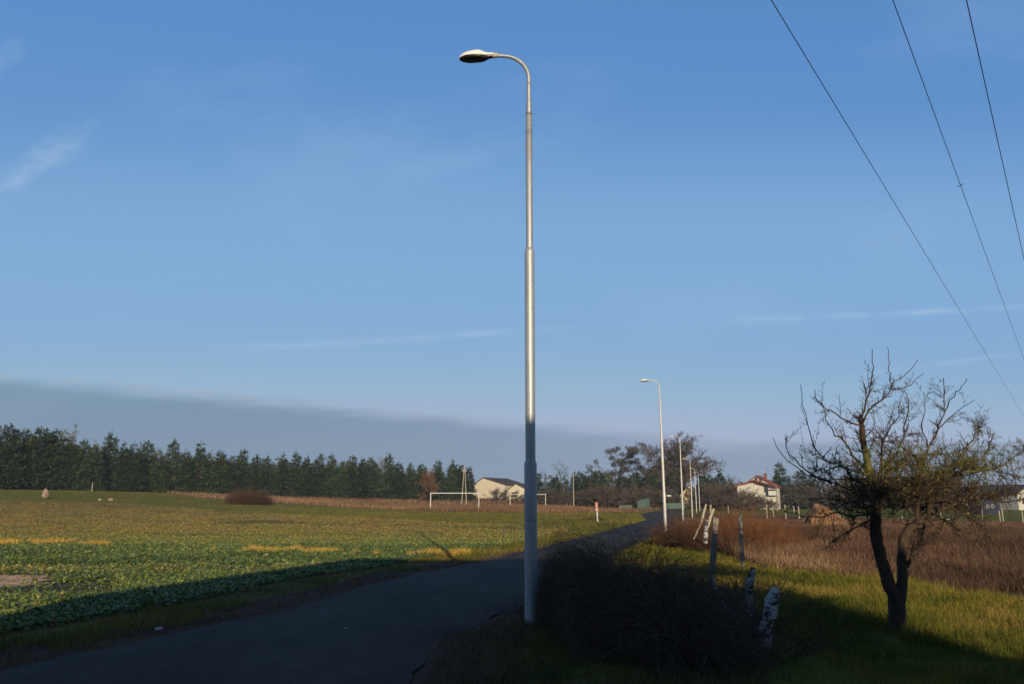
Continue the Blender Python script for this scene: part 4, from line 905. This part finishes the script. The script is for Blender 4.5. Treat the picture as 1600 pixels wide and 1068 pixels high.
# white posts of the paddock fence
prev = {}
posts = [(1138.5,790,802),(1198.5,788,800),(1209,790,808),(1228,788,800),(1241,790,801),(1249,790,799),(1273,791,800),(1288,792,801),(1336,792,802),(1369,794,803),(1410,801,813),(1471,800,815),(1536,795,816),(1563.5,797,817),(1568,794,816),(1599,797,818)]
nmk = {1138.5:'the leftmost, near the reddish weeds',1198.5:'in front of the white house',1209:'taller, lower left of the grey pole',1228:'just right of the tall dark conifer',1241:'under the gap between the two dark conifers',1249:'shortest, left of the earth mound',1273:'behind the top of the earth mound',1288:'directly right of the earth mound',1336:'under the hanging left branches',1369:'hidden just left of the left stem',1410:'between the two stems of the bare tree',1471:'at the gate, carrying the diagonal brace',1536:'under the right hanging branch',1563.5:'left one of the close pair',1568:'right one of the close pair',1599:'at the right edge of the photograph'}
for px, tp, bs in posts:
    b_ = G(px, bs)
    if b_[1] > 140: b_ = S(px, 100.)
    h = hgt(tp, b_[1], b_[2])
    link('fence_post', Geo().tube([(0,0,-.2), (rng.uniform(-.04, .04),0,h)], [.05*b_[1]/80+.012, .045*b_[1]/80+.012], 8).mesh('fence_post', MA['palewood'], True), None,
         'pale paddock fence post, '+nmk[px], 'fence post', 'pale posts of the paddock fence', None, b_)
    if px == 1471:
        dx = 22/F*b_[1]; z1 = hgt(814, b_[1], b_[2]); z2 = hgt(806, b_[1], b_[2])
        link('gate_rail', Geo().tube([(0.06, -.08, z1), (dx, -.08, z2)], .045, 8).mesh('gate_rail', MA['whitepaint'], True), None, 'white diagonal rail leaning on the paddock post right of the stems', 'rail', None, None, b_)
link('white_litter', Geo().box(-.035, .03, -.02, .02, .012, .03).box(.0, .05, -.03, .0, .03, .04).mesh('white_litter', MA['litter']), None, 'scrap of white litter on the left road edge', 'litter', None, None, G(247, 989)+[0, 0, .03])
for px, py, l_ in [(1090*.5625, 988, 'tiny white speck of litter in the middle of the road, left one'), (1090*.5625-8+8.5, 996, None)]:
    if l_: link('white_litter', Geo().box(-.012, .012, -.01, .01, .0, .012).mesh('white_litter', MA['litter']), None, l_, 'litter', None, None, G(540+552*0, 989)+[0, 0, .05])

# ------------------------------------------------------------------ old posts in the foreground fence line
def postline(name, lab, cat, pts, Yd, rpx, mat, k=14, group='old fence posts beside the bramble bush', flat=1, wob=.004):
    """round post through view points at depth Yd; rpx radius in view pixels"""
    Q = [P(x, y, Yd) for x, y in pts]; o0 = Q[0].copy(); r = rpx/F*Yd
    pp = []; n = 14
    for s in np.linspace(0, 1, n):
        i = min(int(s*(len(Q)-1)), len(Q)-2); f_ = s*(len(Q)-1)-i; pp.append(Q[i]*(1-f_)+Q[i+1]*f_-o0)
    r2 = np.random.default_rng(int(pts[0][0]*7)); pp = [q+r2.normal(0, wob, 3) if 0 < i < n-1 else q for i, q in enumerate(pp)]
    rs = [r*(1+.12*math.sin(i*1.3+pts[0][0])+r2.normal(0, .03)-.08*i/n-(.28 if i == n-1 else 0)) for i in range(n)]; pp[-1] = pp[-1]+np.array([r*.25, 0, 0])
    t_ = thing(name, lab, cat, o0, 0, group)
    link('post', Geo().tube(pp, rs, k).mesh('post', MA[mat], True), t_)
    t_.children[0].data.name = name
    return t_, o0, pp
tA, oA, ppA = postline('birch_post', 'thick birch log leaning to the right, lowest and nearest of the posts', 'fence post', [(1176,1062),(1196,985),(1211,918)], 8.0, 10.5, 'birchlog', wob=.012)
tB, oB, ppB = postline('birch_post', 'slim birch log post with dark twigs sprouting at its top', 'fence post', [(1163,1010),(1168,950),(1175,886)], 9.4, 6.2, 'birchlog', wob=.010)
g = Geo()
Q0, Q1 = P(1110, 930, 12.5), P(1118.5, 809, 12.5); dl = Q1-Q0; W_ = 4.3/F*12.5
vs = []
for q, s in ((Q0, 1.0), (Q0+dl*.5, 1.02), (Q1, .95)):
    for sx, sy in ((-1,-.45),(1,-.45),(1,.45),(-1,.45)): vs.append(q-Q0+np.array([sx*W_*s, sy*W_*s, 0]))
vs[-1] = vs[-1]+np.array([0,0,.03]); vs[-4] = vs[-4]+np.array([0,0,.02])
g.add(vs, [(0,1,5,4),(1,2,6,5),(2,3,7,6),(3,0,4,7),(4,5,9,8),(5,6,10,9),(6,7,11,10),(7,4,8,11),(8,9,10,11),(3,2,1,0)])
link('wooden_post', g.mesh('wooden_post', MA['oldwood']), None, 'grey squared wooden plank post, tallest of the group', 'fence post', 'old fence posts beside the bramble bush', None, Q0)
postline('wooden_post', 'thin lichen covered post right of the grey plank post', 'fence post', [(1161,885),(1158,840),(1157,804)], 14, 3.3, 'oldwood')
postline('wooden_post', 'short birch stump post left of the grey plank post', 'fence post', [(1102,848),(1104,812)], 17, 3.6, 'birchlog', group='old fence posts farther along')
postline('wooden_post', 'thin pale stake leaning right, just behind the grey plank', 'fence post', [(1104,826),(1115,794)], 20, 2.2, 'palewood', group='old fence posts farther along')
postline('wooden_post', 'thin pale stake leaning right, left of the other leaning stake', 'fence post', [(1096,815),(1103,787)], 23, 1.8, 'palewood', group='old fence posts farther along')
postline('wooden_post', 'thin slanting stick in the brown shrub by the second lamp', 'fence post', [(1084,842),(1099,808)], 21, 1.2, 'oldwood', group='old fence posts farther along')
postline('wooden_post', 'distant upright stake right of the leaning stakes', 'fence post', [(1110.5,806),(1110,788)], 34, 1.5, 'palewood', group='old fence posts farther along')
g = Geo().tube([P(x, y, 8.3)-P(1116, 903, 8.3) for x, y in [(1115,897),(1116,908),(1120,925),(1126,936),(1134,948),(1142,956),(1149,963)]], [.005,.007,.007,.008,.007,.006,.004], 8)
link('curved_branch', g.mesh('curved_branch', MA['birchlog']), None, 'thin pale curved birch branch hanging below the plank post', 'branch', None, None, P(1116, 903, 8.3))

# ------------------------------------------------------------------ thickets
def thicket(name, lab, cat, mat, n, cx, cy, rx_, ry_, H, r, arch, seed, lean=(0, 0), segs=7, k=3, two=True, tint0=.35, slope=False, lmul=1.0):
    global rng
    keep = rng; rng = np.random.default_rng(seed)
    a = rng.random(n)*2*math.pi; q = rng.random(n)**.5; x = cx+np.cos(a)*q*rx_; y = cy+np.sin(a)*q*ry_
    env = (1-.55*q**2); L = H*env*rng.uniform(.75, 1.35, n)*(1+.25*(fbm(x, y, .8, seed)-.5))*lmul
    if slope: L *= 1-.62*ss(x+.10*(y-10), 1.30, 2.15)
    d = np.stack([np.cos(a)*q*.7+rng.normal(0, .35, n)+lean[0], np.sin(a)*q*.5+rng.normal(0, .35, n)+lean[1], np.full(n, 1.1)], 1)
    st = z3(x, y)-[0, 0, .03]
    Pn = np.empty((n, segs, 3)); Pn[:, 0] = st; d = unit(d); out = unit(np.stack([np.cos(a), np.sin(a)*.6, np.zeros(n)], 1)+rng.normal(0, .6, (n, 3))*[1, 1, 0])
    for i in range(1, segs):
        d = unit(d+out*arch*.35+rng.normal(0, .16, (n, 3))+np.array([0, 0, -arch*.42*(i/segs)**1.2*2])); Pn[:, i] = Pn[:, i-1]+d*(L/(segs-1))[:, None]
    Pn[:, :, 2] = np.maximum(Pn[:, :, 2], T(Pn[:, :, 0], Pn[:, :, 1])+.01)
    if slope: Pn[..., 0] = np.where(Pn[..., 0] < .62, .62-(.62-Pn[..., 0])*.30, Pn[..., 0])
    Rn = (r*rng.uniform(.6, 1.5, n))[:, None]*np.linspace(1, .3, segs)[None]
    v, f = tubes([(Pn, Rn)], k); tt = np.repeat(np.clip(tint0+rng.normal(0, .22, n), 0, 1), segs*k)
    if two:
        s_, d_, L_, r_ = spawn(Pn, Rn, 5, .2, (25, 75), .30, L, .7)
        P2, R2 = grow(s_, d_, L_, r_, 4, .25, .03, .4); v2, f2 = tubes([(P2, R2)], 3)
        f = np.concatenate([f, f2+len(v)]); v = np.concatenate([v, v2]); tt = np.concatenate([tt, np.repeat(np.clip(tint0+rng.normal(0, .2, len(P2)), 0, 1), 12)])
    o0 = np.array([cx, cy, float(T(cx, cy))])
    link(name, np_mesh(name, v-o0, f, mat, tt), None, lab, cat, None, None, o0)
    rng = keep
thicket('bramble_bush', 'large dark bramble thicket at the foot of the foreground lamp', 'bramble', MA['bramble'], 6200, 1.60, 10.3, .95, 3.1, 1.60, .0030, .68, 3, tint0=.45, slope=True)
thicket('brown_shrub', 'brown twiggy shrub at the foot of the second street lamp', 'shrub', MA['brush'], 1500, S(1083, 27)[0], 27, .95, 2.2, 1.25, .0048, .25, 4, tint0=.35)
thicket('reddish_weeds', 'tall reddish dry weeds behind the thin lichen post', 'weeds', MA['redweed'], 2600, S(1165, 25)[0], 25, 1.3, 2.5, 1.3, .0042, .12, 5, tint0=.4)
thicket('weed_clump', 'patch of dark dry weeds between the shrub and the reddish weeds', 'weeds', MA['brush'], 900, S(1130, 24)[0], 24, .7, 2.0, 1.0, .0042, .2, 15, tint0=.3)
thicket('brush_heap', 'dark heap of arching dry brush left of the earth mound', 'brush', MA['brush'], 2600, S(1232, 27)[0], 27.5, 1.5, 1.8, 1.1, .0050, .8, 6, tint0=.18)
thicket('small_sapling', 'dark leafless sapling between the plank post and the birch log', 'sapling', MA['bramble'], 26, S(1146, 10.4)[0], 10.4, .12, .12, .75, .0045, .15, 7)
thicket('sprouting_twigs', 'dark twigs growing around the slim birch log', 'twigs', MA['bramble'], 40, S(1185, 9.2)[0], 9.1, .14, .15, 1.05, .0045, .2, 8)
thicket('thorn_sprigs', 'thin dark thorny sprigs around the leaning birch log', 'twigs', MA['bramble'], 60, S(1212, 8.0)[0], 7.9, .28, .3, .75, .0032, .5, 9)
thicket('weed_stalks', 'sparse dry stalks in the grass right of the bare tree', 'weeds', MA['brush'], 8, S(1521, 9.0)[0], 9.0, .10, .10, .8, .003, .1, 10)
q_ = S(389, 122)
thicket('brown_bush', 'low round brown bush at the far edge of the field', 'bush', MA['brush'], 1900, q_[0], 122, 2.6, 1.8, 2.7, .013, .4, 11, tint0=.22)
q_ = G(927, 812)
thicket('brown_bush', 'small dark weed clump at the foot of the red and white marker post', 'weeds', MA['brush'], 300, q_[0], q_[1], 1.1, .7, .45, .006, .5, 12, tint0=.15)
# earth mound
p = G(1288, 822); s = p[1]/F
import bmesh
bm = bmesh.new(); bmesh.ops.create_icosphere(bm, subdivisions=5, radius=1)
for v in bm.verts:
    c = v.co; n_ = 1+.25*(float(fbm(c.x*3+9, c.y*3+c.z, 1, 71))-.5)+.1*math.sin(5*c.x+2)
    v.co = (c.x*n_*34*s, c.y*n_*1.8, max(c.z, -.1)*n_*30*s*(1+.2*c.x*-1))
me = bpy.data.meshes.new('earth_mound'); bm.to_mesh(me); bm.free(); me.materials.append(noisemat('orange_earth', [(.3, (.16, .09, .04)), (.5, (.30, .16, .075)), (.65, (.40, .23, .11)), (.75, (.12, .13, .03))], 2.2, .95, bumps=.8, dist=.08))
link('earth_mound', me, None, 'orange brown mound of earth behind the bare tree', 'earth mound', None, None, p)

# ------------------------------------------------------------------ the bare apple tree
tb = G(1402, 988); TY = tb[1]
limbs = [  # (points in view, depth offset start -> end, radius px start -> end)
 ([(1402,994),(1402,975),(1402,955),(1400,938)], 0, 0, 13.5, 12.0),
 ([(1400,942),(1391,915),(1383,890),(1376,865),(1370,840),(1367,815),(1368,800)], 0, -.1, 9.5, 8.2),
 ([(1404,944),(1409,915),(1410,889),(1410,850),(1419,828),(1440,810),(1456,799)], 0, .25, 8.8, 5.2),
 ([(1368,803),(1372,775),(1361,746),(1354,715),(1349,689),(1346,660),(1346,648)], -.1, -.5, 7.5, 2.6),
 ([(1346,650),(1356,622),(1360,600),(1363,575),(1363,545)], -.5, -.7, 2.0, .7),
 ([(1347,665),(1360,640),(1380,622),(1391,608),(1396,598),(1415,585),(1434,562)], -.5, -.3, 2.0, .6),
 ([(1394,604),(1390,590),(1391,575),(1388,560),(1387,543)], -.4, -.5, 1.2, .6),
 ([(1392,607),(1408,606),(1425,600),(1443,583)], -.4, -.1, 1.2, .6),
 ([(1347,664),(1325,660),(1305,646),(1285,633),(1275,622),(1273,608)], -.5, -.9, 1.9, .6),
 ([(1365,750),(1340,737),(1310,725),(1285,715),(1268,690),(1262,655),(1253,628),(1251,601)], -.2, -1.0, 2.2, .5),
 ([(1366,780),(1335,770),(1300,752),(1265,742),(1235,722),(1215,700),(1208,683)], -.1, -.9, 2.0, .5),
 ([(1300,755),(1270,742),(1245,722),(1232,705),(1226,684)], -.5, -.2, 2.0, .7),
 ([(1366,800),(1335,806),(1305,800),(1275,808),(1245,803),(1228,798)], -.1, .5, 2.2, .6),
 ([(1370,770),(1385,745),(1392,720),(1405,700),(1412,670),(1420,640),(1416,614)], 0, .6, 4.0, .7),
 ([(1363,745),(1335,715),(1320,690),(1300,672),(1290,650),(1284,625)], 0, .8, 3.0, .7),
 ([(1372,790),(1350,780),(1325,785),(1295,778),(1262,778)], .1, 1.0, 3.2, .8),
 ([(1367,810),(1345,820),(1322,832),(1300,845)], 0, -.4, 2.2, .7),
 ([(1450,803),(1452,775),(1450,755),(1442,730),(1428,712),(1412,700),(1395,690),(1372,690)], .2, 0, 5.0, 1.2),
 ([(1432,815),(1434,785),(1434,760),(1438,735),(1450,700),(1462,675),(1475,650),(1475,620),(1474,590)], .2, .3, 4.0, .8),
 ([(1462,675),(1478,658),(1500,640),(1523,624)], .25, .5, 1.5, .6),
 ([(1475,645),(1490,620),(1501,605),(1511,591)], .3, -.1, 1.3, .6),
 ([(1450,700),(1440,670),(1446,640),(1443,612)], .25, .1, 1.5, .6),
 ([(1456,799),(1482,790),(1510,778),(1540,774),(1570,766),(1596,772)], .25, .4, 6.0, 1.0),
 ([(1470,795),(1480,760),(1500,735),(1530,720),(1544,700),(1552,676)], .25, -.4, 3.4, .8),
 ([(1478,768),(1495,725),(1515,690),(1530,668),(1536,655)], 0, .9, 2.5, .7),
 ([(1500,738),(1530,735),(1560,730),(1580,715),(1598,706),(1602,690)], -.2, .2, 2.4, .7),
 ([(1545,732),(1570,738),(1595,745),(1625,742)], 0, .5, 1.8, .8),
 ([(1540,775),(1570,785),(1600,778),(1630,785)], .4, .1, 1.8, .7),
 ([(1480,792),(1505,802),(1528,815),(1545,833),(1552,848)], .25, .7, 3.0, .8),
 ([(1455,800),(1475,812),(1490,820),(1500,838)], .2, -.5, 2.4, .7),
 ([(1417,884),(1425,866),(1437,847),(1443,828),(1450,805),(1458,780),(1465,755)], .1, .5, 4.4, 1.8),
 ([(1460,790),(1440,765),(1415,755),(1395,760),(1375,750)], .3, 1.0, 3.0, .8),
 ([(1452,760),(1475,740),(1490,725),(1512,722),(1540,740)], .3, 1.1, 2.8, .8),
 ([(1370,765),(1340,752),(1318,730),(1290,735),(1262,730)], -.1, -1.2, 2.8, .8),
 ([(1373,760),(1380,735),(1376,705),(1385,680),(1400,655),(1405,632)], -.1, -1.0, 3.0, .7),
]
_rr = random.Random(5)
for hx, hy, hd, n_h in ((1372, 778, -.1, 11), (1455, 785, .25, 14)):
    for q_i in range(n_h):
        ang_ = 2*math.pi*(q_i+.3*_rr.random())/n_h; L_h = _rr.uniform(75, 135); dx_ = math.cos(ang_)*L_h; dd_ = math.sin(ang_)*L_h/F*TY*1.1
        if hx < 1400 and dx_ < -90: dx_ = -90
        up_ = _rr.uniform(-28, 60); y0_ = hy-_rr.uniform(-8, 30)
        limbs.append(([(hx, y0_), (hx+dx_*.33, y0_-up_*.45-_rr.uniform(-5, 12)), (hx+dx_*.66, y0_-up_*.75-_rr.uniform(-8, 8)), (hx+dx_, y0_-up_)], hd, hd+dd_, 3.0, .7))
main, sec = [], []
rng = np.random.default_rng(77)
for pts, d0, d1, r0, r1 in limbs:
    n = 14 if len(pts) > 4 else 9; m_ = len(pts); Q = []
    for i, (x, y) in enumerate(pts): Q.append(P(x, y, TY+d0+(d1-d0)*i/(m_-1)))
    Q = np.array(Q); s_ = np.linspace(0, m_-1, n); ii = np.minimum(s_.astype(int), m_-2); f_ = (s_-ii)[:, None]
    # Catmull-Rom through the points
    Qe = np.vstack([2*Q[0]-Q[1], Q, 2*Q[-1]-Q[-2]]); p0, p1, p2, p3 = Qe[ii], Qe[ii+1], Qe[ii+2], Qe[ii+3]
    c_ = .5*((2*p1)+(-p0+p2)*f_+(2*p0-5*p1+4*p2-p3)*f_**2+(-p0+3*p1-3*p2+p3)*f_**3)
    r_ = (r1+(r0-r1)*(1-np.linspace(0, 1, n))**(1.0 if r0 > 6 else 1.45))/F*TY*(1 if r0 > 6 else .78)
    if r0 < 8: c_[1:-1] += rng.normal(0, .008, (n-2, 3))
    elif r0 < 12: c_[1:-1] += rng.normal(0, .006, (n-2, 3)); r_ = r_*rng.uniform(.93, 1.07, n)
    main.append((c_[None], r_[None]))
for Pn, Rn in main[:1]: Rn[0, :3] *= [1.30, 1.10, 1.02]
v, f = tubes(main, 12); trunk_v, trunk_f = v, f
lv1, lv2, lv3 = [], [], []
for (Pn, Rn), (pts, d0, d1, r0, r1) in list(zip(main, limbs))[3:]:
    L_ = np.linalg.norm(np.diff(Pn[0], axis=0), axis=1).sum()
    high = min(p_[1] for p_ in pts) < 660; low = np.mean([p_[1] for p_ in pts]) > 690; nch = int(L_*((17 if min(p_[0] for p_ in pts) < 1290 else 28) if low else 8))+3
    s_, d_, LL, rr = spawn(Pn, Rn, nch, .12, (30, 80), 1, np.array([.34]), .55)
    left_ = min(p_[0] for p_ in pts) < 1290; LL *= rng.uniform(.4, 1.4, len(LL))*(.80 if left_ else (1.0 if low else .85)); rr = np.clip(rr, .0018, .0052)
    P1, R1 = grow(s_, d_, LL, rr, 7, .16 if low else .08, .05 if low else .12, .40); lv1.append((P1, R1, LL))
P1 = np.concatenate([a[0] for a in lv1]); R1 = np.concatenate([a[1] for a in lv1]); L1 = np.concatenate([a[2] for a in lv1])
ex_, ey_ = proj(P1[:, -1, 0], P1[:, -1, 1], P1[:, -1, 2]); lim_ = np.interp(ex_, [1200, 1250, 1300, 1360, 1400, 1480, 1530, 1600], [690, 615, 590, 555, 565, 592, 625, 690])
kp = (ey_ > lim_) & (ex_ > 1222) & ((ex_ > 1265) | (rng.random(len(ex_)) < .35)) & (ey_ < 860); P1, R1, L1 = P1[kp], R1[kp], L1[kp]
s_, d_, LL, rr = spawn(P1, R1, 6, .1, (30, 75), .42, L1, .7); rr = np.clip(rr, .0014, .0032)
P2, R2 = grow(s_, d_, LL, rr, 5, .16, .06, .6)
s_, d_, L3, r3 = spawn(P2, R2, 3, .1, (35, 85), .34, LL, .85); r3 = np.clip(r3, .0014, .003)
r3 *= .85; P3, R3 = grow(s_, d_, L3, r3, 3, .25, .05, .7)
# straight young shoots standing up from the outer branches
ok_ = np.where((proj(P1[:, -1, 0], P1[:, -1, 1], P1[:, -1, 2])[1] > 640))[0]; k = rng.choice(ok_, 110, replace=False); s_ = P1[k, -1]; d_ = unit(np.stack([rng.normal(0, .25, 110), rng.normal(0, .25, 110), np.ones(110)], 1))
LS = rng.uniform(.10, .42, 110); PS, RS = grow(s_, d_, LS, np.full(110, .0028), 6, .06, .03, .4)
s_, d_, L4, r4 = spawn(PS, RS, 5, .1, (40, 80), .12, LS, .8); P4, R4 = grow(s_, d_, L4, np.clip(r4, .0014, .002), 2, .1, .05, .7)
at = thing('apple_tree', 'bare gnarled apple tree with two stems on the right', 'apple tree', tb)
link('trunk', np_mesh('apple_trunk', trunk_v-tb, trunk_f, MA['applebark'], smooth=True), at)
v, f = tubes([(P1, R1), (P2, R2)], 5); link('branches', np_mesh('apple_branches', v-tb, f, MA['applebark'], smooth=True), at)
v, f = tubes([(P3, R3), (PS, RS), (P4, R4)], 4); link('twigs', np_mesh('apple_twigs', v-tb, f, MA['applebark']), at)
# lichen tufts on the lower crown
z_ = P1[:, 3, 2]; k = (z_ < 2.05+rng.normal(0, .2, len(z_))); Pk = P1[k]; n = 4500
a = rng.integers(0, len(Pk), n); i = rng.integers(0, 6, n); fr = rng.random((n, 1)); q = Pk[a, i]*(1-fr)+Pk[a, i+1]*fr+rng.normal(0, .012, (n, 3))
d = unit(rng.normal(0, 1, (n, 3))); L = rng.uniform(.012, .034, n); v, f = leaf_quads(q, d, unit(rng.normal(0, 1, (n, 3))), L, L*.7)
link('lichen', np_mesh('lichen', v-tb, f, MA['lichen'], np.repeat(rng.random(n), 4)), at)

# ------------------------------------------------------------------ thin winter haze
hz = bpy.data.materials.new('haze_air'); hz.use_nodes = True; t = hz.node_tree; t.nodes.clear()
pv = t.nodes.new('ShaderNodeVolumePrincipled'); pv.inputs['Density'].default_value = .00026; pv.inputs['Color'].default_value = (.66, .82, 1, 1); pv.inputs['Anisotropy'].default_value = 0
o_ = t.nodes.new('ShaderNodeOutputMaterial'); t.links.new(pv.outputs[0], o_.inputs['Volume'])
gh = Geo().box(-1300, 1300, -60, 1400, -3.5, 19)
link('haze', gh.mesh('haze', hz), kind='stuff')
